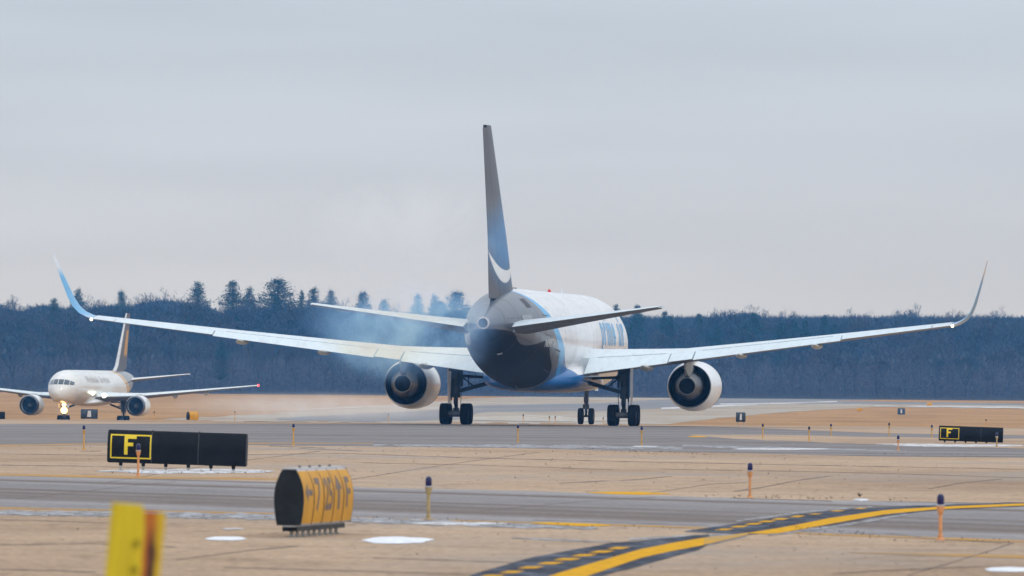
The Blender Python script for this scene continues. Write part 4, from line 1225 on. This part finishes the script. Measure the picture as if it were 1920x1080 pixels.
sg1 = sign('taxiway_sign', (cen.x + .03, 209.5, 0.0), ang, SL, SH, .30, LEG, [0.95, 1.02, 1.03], 6, [MT['signblack']] * 3, MT['signcase'],
     'black sign with a yellow framed letter F, the large near one on the left', 1.0, 'legmetal', fl)
sg1.rotation_euler = (0, R(1.3), ang); sg1.location.z = .0
c2 = ground(1820, 831)
sg2 = sign('taxiway_sign', (c2.x, c2.y, 0.012), R(-5), SL, SH, .30, LEG, [0.95, 1.02, 1.03], 6, [MT['signblack']] * 3, MT['signcase'],
     'black sign with a yellow framed letter F, the small far one on the right', .83, 'legmetal', fl)
sg2.rotation_euler = (0, R(1.5), R(-5)); sg2.location.z = -.06
# yellow barrel-shaped sign seen almost end on
nb = at(542, 1003, 118.0); 
SL3 = 3.9
axis = R(90 - 7.3)
near_pt = Vector((at(541.5, 990, 114.4).x, 114.4, 0))
cen3 = near_pt + Vector((math.cos(axis), math.sin(axis), 0)) * SL3 / 2
def arrow(cx, cz, w, h, d):
    if d == 'up':
        return [[(cx - w * .16, cz - h / 2), (cx + w * .16, cz - h / 2), (cx + w * .16, cz + h * .08), (cx - w * .16, cz + h * .08)], [(cx - w / 2, cz + h * .08), (cx + w / 2, cz + h * .08), (cx, cz + h / 2)]]
    return [[(cx - w * .1, cz - h * .1), (cx + w / 2, cz - h * .1), (cx + w / 2, cz + h * .1), (cx - w * .1, cz + h * .1)], [(cx - w * .1, cz - h * .3), (cx - w * .1, cz + h * .3), (cx - w / 2, cz)]]
mw = SL3 / 5
LG3 = .145
zc3 = LG3 + .33
LB = MT['legendblack']
let = [('poly', (arrow(-SL3 / 2 + mw * .5, zc3 + .03, .56, .34, 'left'), LB)),
       ('text', ('7', -SL3 / 2 + mw * 1.22, zc3 - .17, .36, .40, LB)),
       ('text', ('25', -SL3 / 2 + mw * 2.12, zc3 - .17, .36, .58, LB)),
       ('poly', (arrow(-SL3 / 2 + mw * 3.5, zc3 + .02, .5, .40, 'up'), LB)),
       ('text', ('F', -SL3 / 2 + mw * 4.25, zc3 - .15, .34, .34, LB))]
sign('direction_sign', (cen3.x, cen3.y, 0.0), axis, SL3, .615, .328, LG3, [1] * 5, 9, [MT['signyellow']] * 5, MT['aluminium'],
     'yellow barrel-shaped sign with black end cap seen almost end on beside the near taxiway', 1.0, 'legmetal', let)
# small far signs
def small_sign(name, px, Y, w, h, leg, mats, label, rz=0.0, t=.3, white=False, z=None, n=2, lift=0):
    p = at(px, 760, Y)
    zz = T(Y) + lift
    root = empty(name, (p.x, Y, zz), rz); tag(root, label, 'sign')
    pr = barrel_profile(h, t, 5)
    m = MB(); m.loft([[Vector((x, y, q + leg)) for y, q in pr] for x in (-w / 2, w / 2)]); b_ = m.build('sign_case', mats[0], root, 40)
    m = MB(); m.loft([[Vector((x, y * .96, (q - h / 2) * .96 + h / 2 + leg)) for y, q in pr] for x in (-w / 2 - .02, w / 2 + .02)]); m.build('end_cap', mats[1], root, 40)
    for i in range(n):
        x = -w / 2 + w * (.15 + .7 * i / max(1, n - 1)); m = MB(); m.tube((x, 0, 0.0), (x, 0, leg + .05), .035, n=8); m.build('leg', MT['legmetal'], root)
    if white:
        m = MB()
        k = w * .13
        ypl = -(t / 2 + .012)
        m.add([(-k, ypl, leg + h * .2), (k, ypl, leg + h * .2), (k * .8, ypl, leg + h * .85), (-k * .6, ypl, leg + h * .85)], [(0, 1, 2, 3)])
        m.build('legend', MT['regwhite'], root, 0, recalc=False)
    return root
DB = pmat('dark_blue_sign', (0.02, 0.035, 0.055), 0.35, var=0.5, scale=2, dirt=((0.16, 0.24, 0.34), 0.6))
small_sign('runway_sign', 167.5, 760, 1.22, .72, .12, (DB, MT['signcase']), 'dark square sign with a white mark below the nose of the narrowbody jet', white=True, lift=.06)
small_sign('yellow_sign', 361, 900, .95, .75, .12, (MT['signyellow'], MT['signblack']), 'small yellow barrel sign with black left end right of the narrowbody jet', R(38), t=.55, lift=.1)
small_sign('black_sign', 2, 800, .6, .6, .1, (MT['signblack'], MT['signblack']), 'tiny black object cut by the left edge beside the narrowbody jet wing')
small_sign('direction_sign', 1389, 640, .56, .60, .28, (DB, MT['signcase']), 'dark blue sign on pale legs on the tan field right of the right engine', lift=.0, white=True)
small_sign('distance_sign', 1690, 1690, 1.20, 1.05, .2, (DB, MT['signcase']), 'dark blue square sign on the far runway edge between two yellow signs', white=True, n=3)
small_sign('yellow_sign', 1612, 1780, .95, .55, .15, (MT['signyellow'], MT['signyellow']), 'tiny yellow sign on the far runway edge left of the dark blue sign')
small_sign('yellow_sign', 1743, 1990, 1.05, .6, .15, (MT['signyellow'], MT['signyellow']), 'tiny yellow sign on the far runway edge right of the dark blue sign')

# ---------------------------------------------------------------- taxiway edge lights on stakes
def stake(loc, H, stakemat, lensmat, scale=1.0, cup=True):
    root = empty('taxiway_light', loc)
    m = MB()
    m.lathe([(.055, 0.0), (.055, .012), (.032, .02), (.030, .06), (.022, .065), (.022, H - .24), (.022, H - .22)], n=12)
    m.build('stake', stakemat, root)
    m = MB()
    m.lathe([(.022, H - .24), (.034, H - .215), (.046, H - .155), (.048, H - .135), (.036, H - .130)], n=14)
    m.build('lamp_holder', stakemat, root)
    m = MB()
    m.lathe([(.038, H - .135), (.042, H - .10), (.042, H - .05), (.036, H - .018), (.021, H - .004), (.001, H)], n=14)
    l_ = m.build('lens', lensmat, root)
    m = MB(); m.lathe([(.050, H - .140), (.052, H - .132), (.038, H - .124)], n=14); m.build('lens_ring', MT['aluminium'], root)
    return root
LIGHTS = [
    (803, 895, 977, 'stakedull', 'bluelens', 'blue-topped stake light just right of the yellow barrel sign'),
    (1406, 869, 935, 'stakeorange', 'bluelens', 'blue-topped orange stake light beyond the near taxiway right of centre'),
    (1763, 928, 1015, 'stakeorange', 'bluelens', 'thick orange stake light at the lower right beside the yellow centreline'),
    (259, 833, 895, 'stakeorange', 'bluelens', 'blue-topped stake light standing in front of the near black F sign'),
    (157, 798, 845, 'stakeyellow', 'bluelens', 'blue-topped stake light left of the near F sign'),
    (550, 795, 836, 'stakeyellow', 'bluelens', 'blue-topped yellow stake light right of the near black F sign'),
    (971, 797, 830, 'stakeyellow', 'bluelens', 'blue-topped stake light between the main gears of the widebody jet'),
    (1203, 800, 835, 'stakeyellow', 'bluelens', 'blue-topped stake light just right of the right main gear'),
    (1684, 817, 846, 'stakeorange', 'bluelens', 'blue-topped stake light left of the far black F sign in the dark asphalt'),
    (1430, 795, 822, 'stakeyellow', 'darklens', 'small stake light on the tan island nearest the dark blue sign on pale legs'),
    (1517, 800, 828, 'stakeyellow', 'darklens', 'small stake light on the tan island, second right of the dark blue legged sign'),
    (1558, 795, 817, 'stakeyellow', 'bluelens', 'small stake light on the tan island, third right of the dark blue legged sign'),
    (1667, 793, 818, 'stakeyellow', 'darklens', 'small stake light with brown top, fourth right of the dark blue legged sign'),
    (1747, 797, 820, 'stakeyellow', 'bluelens', 'small stake light immediately left of the far black F sign'),
    (1869, 812, 838, 'stakedull', 'bluelens', 'stake light with pale collar in front of the far black F sign'),
]
for px, yt, yb, sm, lm, lab in LIGHTS:
    p = ground(px, yb)
    H = (yb - yt) / (FPX / p.y)
    r = stake(p + Vector((0, 0, .014)), max(.48, min(.8, H)), MT[sm], MT[lm])
    tag(r, lab, 'taxiway light', 'edge lights on stakes')
for px, Y, H, lab in [(440, 660, .62, 'tiny far stake light behind the taxiway crest right of the small yellow sign'),
                      (289, 700, .62, 'tiny far stake light beside the left engine of the narrowbody jet'),
                      (728, 720, .62, 'tiny far stake light below the left engine of the widebody jet'),
                      (981, 690, .62, 'tiny far stake light behind the crest, leftmost between the main gears'),
                      (1030, 720, .55, 'tiny far stake light behind the crest, middle one between the main gears'),
                      (1041, 720, .55, 'tiny far stake light behind the crest, rightmost between the main gears'),
                      (1131, 720, .5, 'tiny far stake light between the nose wheels and the right main gear'),
                      (1849, 640, .5, 'tiny stake light peeking over the top of the far black F sign')]:
    p = at(px, 790, Y)
    r = stake(Vector((p.x, Y, T(Y))), H + .1, MT['stakeyellow'], MT['darklens'])
    tag(r, lab, 'taxiway light', 'edge lights on stakes')

# ---------------------------------------------------------------- yellow steel post close to the camera
m_, n_, l_, b_ = nodes_of('rusty_yellow_steel')
t_ = n_.new('ShaderNodeTexCoord')
sx = n_.new('ShaderNodeSeparateXYZ'); l_.new(t_.outputs['Object'], sx.inputs[0])
base = rampf(n_, l_, noise_node(n_, l_, t_.outputs['Object'], 9, 4, .65, (3, 3, .3)), [(.3, (.46, .31, .003)), (.45, (.60, .45, .004)), (.7, (.72, .56, .006))])
wob = noise_node(n_, l_, t_.outputs['Object'], 5, 4, .6, (1, 1, .6))
mm = n_.new('ShaderNodeMath'); mm.operation = 'MULTIPLY_ADD'; l_.new(wob, mm.inputs[0]); mm.inputs[1].default_value = .10
sc_ = n_.new('ShaderNodeMath'); sc_.operation = 'MULTIPLY'; l_.new(sx.outputs[0], sc_.inputs[0]); sc_.inputs[1].default_value = 52.0 / 38.0
l_.new(sc_.outputs[0], mm.inputs[2])
band = rampf(n_, l_, mm.outputs[0], [(.0, 0.0), (.085, 0.0), (.105, 1.0), (.150, .9), (.175, .2), (.21, .35)])
base = mix(n_, l_, band, base, (.42, .10, .008))
dk = rampf(n_, l_, noise_node(n_, l_, t_.outputs['Object'], 4, 4, .7, (3, 3, 1)), [(.5, 0.0), (.62, 1.0)])
k2 = n_.new('ShaderNodeMath'); k2.operation = 'MULTIPLY'; core = rampf(n_, l_, mm.outputs[0], [(.0, 0.0), (.115, 0.0), (.13, 1.0), (.155, 1.0), (.175, 0.0)])
zr_ = n_.new('ShaderNodeMapRange'); l_.new(sx.outputs[2], zr_.inputs[0])
for i_, v_ in enumerate((1.14, 1.05, 0, 1)): zr_.inputs[i_ + 1].default_value = v_
l_.new(core, k2.inputs[0]); l_.new(zr_.outputs[0], k2.inputs[1])
base = mix(n_, l_, k2.outputs[0], base, (.05, .012, .006))
l_.new(base, b_.inputs['Base Color']); setp(b_, Roughness=.55)
PM = m_
Yp = 38.0; PK = Yp / 52.0
pt = at(200, 1090, Yp)
post = empty('steel_post', (at(247, 1000, Yp).x - .065 * PK - .027, Yp, 0.0))
tag(post, 'blurred yellow steel post with rust streaks leaning at the lower left in the foreground', 'post')
post.rotation_euler = (0, R(4.6), 0)
def profile_post(name, xs, z1, mat):
    m = MB(); m.loft([[Vector((x * PK, y * PK, z)) for x, y in xs] for z in (-.05, .4, .8, z1)]); return m.build(name, mat, post, 30)
zt = EYE - .597 * PK
o = profile_post('wide_flange', [(-.135, 0), (.028, -.015), (.028, .0), (-.135, .015)], zt + .03 * PK, PM)
o = profile_post('side_flange', [(.0285, -.015), (.145, .03), (.145, .045), (.0285, .0)], zt, PM)
m = MB(); m.lathe([(.012, 0), (.012, .004), (.001, .004)], (0, 0, 0), 'Y', 12)
for z in (1.06, .96):
    q = MB(); q.lathe([(.013, -.024), (.013, -.012), (.001, -.012)][::1], (.009, .004, z), 'Y', 12); q.build('bolt_hole', MT['dark'], post)

# ---------------------------------------------------------------- the wood behind the field
def bare_tree(seed, H, W):
    r = random.Random(seed)
    tr = MB(); tw = MB()
    def limb(mb, p, q, r0, r1, n=4): mb.tube(p, q, r0, r1, n, cap=False)
    twpos = []
    def grow(p, d, L, rad, depth):
        q = p + d * L
        limb(tr if depth < 2 else tw, p, q, rad, rad * .68, 5 if depth < 2 else 3)
        if depth >= 4:
            twpos.append((q, d)); return
        n = r.choice((2, 3, 3)) if depth < 3 else 3
        for i in range(n):
            a = r.uniform(0, 6.283)
            side = Vector((math.cos(a), math.sin(a), r.uniform(-.1, .45)))
            nd = (d * .75 + side * r.uniform(.45, .85)); nd.z += .18; nd.normalize()
            grow(p.lerp(q, r.uniform(.65, 1)), nd, L * r.uniform(.62, .84), rad * .58, depth + 1)
    th = H * r.uniform(.18, .28)
    limb(tr, Vector((0, 0, -1.5)), Vector((r.uniform(-.3, .3), r.uniform(-.3, .3), th)), .26, .2, 6)
    top = Vector((0, 0, th))
    for i in range(6):
        a = i * 1.05 + r.uniform(-.4, .4)
        d = Vector((math.cos(a) * W * .10 * r.uniform(.3, 1.3), math.sin(a) * W * .10 * r.uniform(.3, 1.3), 1.0)).normalized()
        grow(Vector((0, 0, th * r.uniform(.7, 1))), d, H * .24 * r.uniform(.8, 1.15), .15, 1)
    zmax = max(q.z for q, _ in twpos) ; k = H / (zmax + .6)
    wmax = sorted(math.hypot(q.x, q.y) for q, _ in twpos)[int(len(twpos) * .9)]
    kx = (W / 2) / wmax
    tr.v = [(x * kx, y * kx, z * k if z > 0 else z) for x, y, z in tr.v]; tw.v = [(x * kx, y * kx, z * k) for x, y, z in tw.v]
    for q, d in twpos:
        q = Vector((q.x * kx, q.y * kx, q.z * k))
        for _ in range(8):
            a = r.uniform(0, 6.283); dd = (d * .5 + Vector((math.cos(a), math.sin(a), r.uniform(-.3, .9))) * .8).normalized()
            l = r.uniform(.5, 1.5); w = Vector((dd.y, -dd.x, 0.1)).normalized() * r.uniform(.03, .075)
            st = q - dd * l * .4 + Vector((r.gauss(0, .35), r.gauss(0, .35), r.gauss(0, .3)))
            tw.add([st - w, st + w, st + dd * l], [(0, 1, 2)])
    return tr, tw
def pine(seed, H, W, conic=.5):
    r = random.Random(seed)
    tr = MB(); cr_ = MB()
    tr.tube((0, 0, -1.5), (0, 0, H * .93), .32, .06, 7, cap=False)
    z = H * .22
    while z < H * .985:
        t = (z - H * .22) / (H * .78)
        rad = W / 2 * ((1 - t) ** conic) * (.55 + .45 * min(1, t * 4)) * r.uniform(.75, 1.1)
        nb = r.randint(4, 6)
        a0 = r.uniform(0, 6.28)
        for i in range(nb):
            a = a0 + i * 6.283 / nb + r.uniform(-.35, .35)
            L = rad * r.uniform(.45, 1.15)
            e = Vector((math.cos(a) * L, math.sin(a) * L, z + L * r.uniform(.05, .38)))
            tr.tube((0, 0, z), e, .06, .02, 3, cap=False)
            nc = max(4, int(L * 5))
            for j in range(nc):
                s = (j + 1) / nc
                c = Vector((0, 0, z)).lerp(e, .25 + .8 * s)
                for _ in range(6):
                    p = c + Vector((r.gauss(0, .36), r.gauss(0, .36), r.gauss(0, .30)))
                    u = Vector((r.uniform(-1, 1), r.uniform(-1, 1), r.uniform(-.3, .6))).normalized() * r.uniform(.22, .5)
                    v = Vector((r.uniform(-1, 1), r.uniform(-1, 1), r.uniform(-.4, .4))).normalized() * r.uniform(.12, .28)
                    cr_.add([p - u * .5, p + v, p + u * .7], [(0, 1, 2)])
        z += H * .028 * r.uniform(.7, 1.3)
    return tr, cr_
BT = []
for i, (h, w) in enumerate(((15, 8.5), (15, 7.5), (15, 9.5), (15, 8), (15, 10), (15, 7))):
    a, b = bare_tree(100 + i, h, w)
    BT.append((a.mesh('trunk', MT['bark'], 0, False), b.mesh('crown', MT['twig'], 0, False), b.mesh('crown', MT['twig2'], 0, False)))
PT = []
for i, (h, w, c) in enumerate(((15, 9, .66), (15, 10, .60), (15, 8.5, .75), (15, 9.5, .62))):
    a, b = pine(300 + i, h, w, c)
    PT.append((a.mesh('trunk', MT['pinebark'], 0, False), b.mesh('crown', MT['needle'], 0, False)))
def place(kind, tm, cm_, x, y, h, wk, rz, label, group, cat='tree'):
    root = empty(kind, (x, y, T(y)), rz)
    k = h / 15.0
    root.scale = (k * wk, k * wk, k)
    mesh_obj('trunk', tm, root); mesh_obj('crown', cm_, root)
    return tag(root, label, cat, group)
def top_h(px, ytop, Y):
    p = at(px, ytop, Y); return p.x, p.z - T(Y)
SKY = [(-200, 560), (0, 556), (60, 562), (110, 563), (170, 556), (230, 560), (300, 545), (350, 552), (420, 566), (500, 562), (560, 560), (640, 566), (700, 572), (800, 570), (900, 572), (1000, 576), (1100, 580),
       (1180, 584), (1300, 588), (1350, 578), (1400, 573), (1440, 580), (1500, 585), (1560, 583), (1640, 582), (1700, 576), (1740, 584), (1860, 578), (1920, 586), (2150, 588)]
def skyl(px): return lerp_tab([(a, b) for a, b in SKY], px)[0]
MARKS = [(0, 'left of the parcel jet'), (130, 'above the parcel jet nose'), (250, 'right of the parcel jet fin'), (370, 'behind the outer left wing'),
         (480, 'over the parcel jet wing tip'), (600, 'left of the left engine'), (720, 'around the left engine'), (870, 'near the widebody fuselage left side'),
         (1180, 'right of the widebody fuselage'), (1280, 'around the right engine'), (1400, 'above the legged blue sign'), (1500, 'midway along the right wing'), (1600, 'above the left tiny yellow sign'),
         (1700, 'above the right tiny yellow sign'), (1800, 'under the right winglet'), (1900, 'at the right photo edge')]
def mark(px): return min(MARKS, key=lambda q: abs(q[0] - px))[1]
ROWN = ['in the front rank', 'in the second rank', 'in the third rank', 'in the fourth rank', 'in the fifth rank', 'against the sky']
rt = random.Random(77)
cnt = 0
belt = []
rows = [(2212, .60, 6.6), (2245, .66, 6.6), (2280, .76, 6.8), (2315, .85, 6.8), (2350, .93, 7.0), (2385, 1.0, 6.6)]
for ri, (Y, fr, sp) in enumerate(rows):
    half = 1120 / FPX * Y
    x = -half + rt.uniform(0, sp)
    while x < half:
        px = 960 + x / Y * FPX
        yt = skyl(px)
        yh = 742 + .0087 * (px - 960)
        goal = yh - (yh - yt) * fr + (rt.uniform(-7, 7) if ri < 5 else rt.uniform(-9, 8) + 11 * mnoise.noise(Vector((px * .016, 1, 0))))
        _, h = top_h(px, goal, Y)
        pineish = (ri >= 4 and 1190 < px < 1290) or (ri in (2, 3) and 1290 < px < 1400 + 60 * (ri == 3)) or (ri in (3, 4) and 1390 < px < 1590)
        yy = Y + rt.uniform(-12, 12)
        if pineish or rt.random() < .03:
            tm, cm_ = rt.choice(PT)
            o_ = place('pine_tree', tm, cm_, x, yy, h * 1.0, rt.uniform(.9, 1.2), rt.uniform(0, 6.28),
                  'dark pine ' + ROWN[ri] + ' ' + mark(px), 'pines within the belt of trees')
        else:
            tm, c1, c2 = rt.choice(BT)
            o_ = place('bare_tree', tm, c2 if rt.random() < .3 + .3 * (ri < 2) else c1, x, yy, h, rt.uniform(.95, 1.3), rt.uniform(0, 6.28),
                  'bare winter tree ' + ROWN[ri] + ' ' + mark(px), 'bare trees beyond the airfield')
        cnt += 1
        belt.append(('dark pine' if o_.name.startswith('pine') else 'bare tree', x, ROWN[ri], mark(px), o_))
        x += sp * rt.uniform(.7, 1.3)
ORD = ['leftmost', 'second', 'third', 'fourth', 'fifth', 'sixth', 'seventh', 'eighth', 'ninth', 'tenth']
from collections import defaultdict
byk = defaultdict(list)
for q in belt: byk[(q[0], q[2], q[3])].append(q)
for (kd, rk, mk_), qs in byk.items():
    qs.sort(key=lambda q: q[1])
    for i, q in enumerate(qs):
        w = '' if len(qs) == 1 else ORD[i] + ' '
        q[4]['label'] = (w + kd + ' ' + rk + ', ' + mk_)
# standout trees on the skyline
PINES = [(147, 541, 30, 'short dark pine on the skyline just right of the left winglet'), (228, 545, 24, 'slim dark pine tip on the skyline above the narrowbody jet tail fin'),
         (372, 529, 52, 'broad dark pine on the skyline, leftmost of the big ones left of the widebody jet'), (437, 528, 44, 'tall dark pine on the skyline with a lower companion on its right'),
         (468, 538, 34, 'lower dark pine leaning against the tall pine left of it on the skyline'), (522, 522, 62, 'tallest and broadest dark pine on the skyline above the left stabilizer tip'),
         (566, 545, 24, 'small thin pine on the skyline right of the tallest pine'), (588, 541, 36, 'rounded pine on the skyline, second right of the tallest pine'),
         (621, 543, 32, 'pointed pine on the skyline, third right of the tallest pine'), (681, 546, 32, 'lone rounded pine on the skyline left of the blue smoke'),
         (720, 562, 40, 'low dark pine on the skyline at the left border of the blue smoke'), (783, 553, 28, 'pine on the skyline veiled by smoke, left one of two faint spires'),
         (815, 553, 30, 'pine on the skyline veiled by smoke, right one of two faint spires'), (856, 546, 46, 'dark pine on the skyline touching the left side of the widebody fuselage'),
         (1155, 571, 28, 'small dark pine on the skyline just above the right stabilizer'), (1195, 573, 30, 'small dark pine on the skyline at the tip of the right stabilizer')]
for i, (px, yt, wpx, lab) in enumerate(PINES):
    Y = 2405 + (i % 3) * 6
    x, h = top_h(px, yt, Y)
    tm, cm_ = PT[i % 4]
    place('pine_tree', tm, cm_, x, Y, h, (wpx / (FPX / Y)) / (5.0 * h / 15) * 1.1, i * 1.3, lab, 'pines on the skyline')
for px, yt, wpx, lab in [(1382, 567, 80, 'wide bushy bare tree crown bulging on the skyline right of the widebody jet'), (1700, 564, 46, 'lone round bare tree rising above the skyline left of the right winglet'),
                         (1866, 569, 42, 'lone round bare tree rising above the skyline right of the right winglet'), (325, 535, 60, 'pale hazy bare tree on the skyline left of the broad pine'),
                         (1610, 573, 40, 'fuzzy bare tree slightly above the skyline over the right wing'), (20, 548, 60, 'hazy bare tree on the skyline at the left edge of the photo'),
                         (1340, 572, 30, 'small bare tree on the left shoulder of the wide bushy crown')]:
    Y = 2400
    x, h = top_h(px, yt, Y)
    tm, c1, c2 = BT[int(px) % 6]
    place('bare_tree', tm, c1, x, Y, h, (wpx / (FPX / Y)) / (8.2 * h / 15), px * .1, lab, 'bare trees on the skyline')
# undergrowth along the front of the wood
bz = MB(); r = random.Random(19)
for i in range(110000):
    x = r.uniform(-140, 140); Y = r.uniform(2196, 2240)
    hgt = 6.5 + 2.5 * mnoise.noise(Vector((x * .09, 3, 0))) + 1.2 * mnoise.noise(Vector((x * .35, 8, 0)))
    z = T(Y) + hgt * r.random() ** 1.3
    a = r.uniform(-.8, .8); l = r.uniform(.5, 1.1); w = r.uniform(.03, .07)
    q = Vector((x, Y, z)); d = Vector((a * 1.4, r.uniform(-.5, .5), r.uniform(-.2, 1.0))).normalized() * l
    s_ = Vector((w, 0, -w * a * .5))
    bz.add([q - s_, q + s_, q + d], [(0, 1, 2)])
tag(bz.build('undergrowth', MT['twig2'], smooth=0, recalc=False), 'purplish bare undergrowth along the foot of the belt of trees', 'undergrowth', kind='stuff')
# the rest of the wood behind: uncountable twigs and stems joined in one
wd = MB(); r = random.Random(9)
for i in range(110000):
    x = r.uniform(-150, 150); Y = r.uniform(2425, 2500)
    px = 960 + x / Y * FPX
    p = at(px, min(skyl(px) + 22 + 11 * mnoise.noise(Vector((px * .016, 1, 0))) + 6 * mnoise.noise(Vector((px * .02, 0, 0))), 600), Y)
    zt_ = p.z; zb_ = T(Y) - 1
    z = zb_ + (zt_ - zb_) * (r.random() ** .8)
    a = r.uniform(-1, 1)
    l = r.uniform(.8, 2.0); w = r.uniform(.05, .14)
    d = Vector((a, r.uniform(-.3, .3), r.uniform(.3, 1.2))).normalized() * l
    q = Vector((x, Y, z)); s_ = Vector((w, 0, -w * a * .5))
    wd.add([q - s_, q + s_, q + d], [(0, 1, 2)])
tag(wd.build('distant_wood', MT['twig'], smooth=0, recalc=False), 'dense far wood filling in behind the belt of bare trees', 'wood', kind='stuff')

# ---------------------------------------------------------------- smoke from the engine start, and the haze
def volume_box(name, lo, hi, mat):
    m = MB(); c = (Vector(lo) + Vector(hi)) / 2; d = Vector(hi) - Vector(lo)
    m.box((0, 0, 0), d); o = m.build(name, mat, smooth=0); o.location = c
    return o
def vol_mat(name, color, density, absorb=(1, 1, 1)):
    m = bpy.data.materials.new(name); m.use_nodes = True
    n = m.node_tree.nodes; l = m.node_tree.links; n.clear()
    o = n.new('ShaderNodeOutputMaterial'); v = n.new('ShaderNodeVolumePrincipled')
    v.inputs['Color'].default_value = (*color, 1); v.inputs['Absorption Color'].default_value = (*absorb, 1)
    v.inputs['Density'].default_value = density
    l.new(v.outputs[0], o.inputs['Volume'])
    return m, n, l, v
HZ, *_r_ = vol_mat('thin_blue_air', (.12, .44, 1.0), 0.00010)
hz = volume_box('haze', (-900, -60, -3.6), (900, 2600, 46), HZ)
tag(hz, 'thin bluish winter air over the whole airfield', 'haze', kind='stuff')

def smoke_mat(name, colour, dens, scale=.28, lo=.42, hi=.74):
    SM, n, l, v = vol_mat(name, colour, 0.0)
    SM.cycles.volume_step_rate = 1.0 if hasattr(SM, 'cycles') else 1.0
    t = n.new('ShaderNodeTexCoord')
    # billows: noise times a soft falloff towards the edges of the box
    nz_ = n.new('ShaderNodeTexNoise'); nz_.inputs['Scale'].default_value = scale; nz_.inputs['Detail'].default_value = 5; nz_.inputs['Roughness'].default_value = .6; nz_.inputs['Distortion'].default_value = .8
    l.new(t.outputs['Object'], nz_.inputs['Vector'])
    nr_ = n.new('ShaderNodeMapRange'); nr_.inputs[1].default_value = lo; nr_.inputs[2].default_value = hi; nr_.inputs[3].default_value = 0; nr_.inputs[4].default_value = 1
    l.new(nz_.outputs[0], nr_.inputs[0])
    mpp = n.new('ShaderNodeMapping'); mpp.inputs['Location'].default_value = (-1, -1, -1); mpp.inputs['Scale'].default_value = (2, 2, 2)
    l.new(t.outputs['Generated'], mpp.inputs[0])
    ln = n.new('ShaderNodeVectorMath'); ln.operation = 'LENGTH'; l.new(mpp.outputs[0], ln.inputs[0])
    fo = n.new('ShaderNodeMapRange'); fo.inputs[1].default_value = .15; fo.inputs[2].default_value = 1.0; fo.inputs[3].default_value = 1; fo.inputs[4].default_value = 0; fo.interpolation_type = 'SMOOTHSTEP'
    l.new(ln.outputs['Value'], fo.inputs[0])
    mu = n.new('ShaderNodeMath'); mu.operation = 'MULTIPLY'; l.new(nr_.outputs[0], mu.inputs[0]); l.new(fo.outputs[0], mu.inputs[1])
    mu2 = n.new('ShaderNodeMath'); mu2.operation = 'MULTIPLY'; l.new(mu.outputs[0], mu2.inputs[0]); mu2.inputs[1].default_value = dens
    l.new(mu2.outputs[0], v.inputs['Density'])
    return SM
SM = smoke_mat('blue_exhaust_smoke', (.27, .53, 1.0), .85, .40, .46, .69)
SM2 = smoke_mat('thin_blue_smoke', (.86, .94, 1.0), .40, .24, .44, .72)
SM3 = smoke_mat('pale_blown_haze', (.92, .93, .94), .075, .7, .42, .66)
c = at(775, 608, 524)
root = volume_box('smoke', (c.x - 6.4, 515, c.z - 3.4), (c.x + 5.2, 533, c.z + 3.0), SM)
tag(root, 'pale blue exhaust smoke drifting left of the tail over the left engine', 'smoke', kind='stuff')
c = at(800, 430, 524)
root = volume_box('smoke', (c.x - 7.5, 515.5, c.z - 3.6), (c.x + 5.2, 532.5, c.z + 3.4), SM2)
tag(root, 'faint bluish wisp of exhaust smoke against the sky left of the fin', 'smoke', kind='stuff')
c = at(640, 770, 640)
root = volume_box('blown_haze', (c.x - 13, 612, -.2), (c.x + 10, 668, 1.9), SM3)
tag(root, 'pale dust and exhaust haze blown low over the ground behind the left engine', 'exhaust haze', kind='stuff')
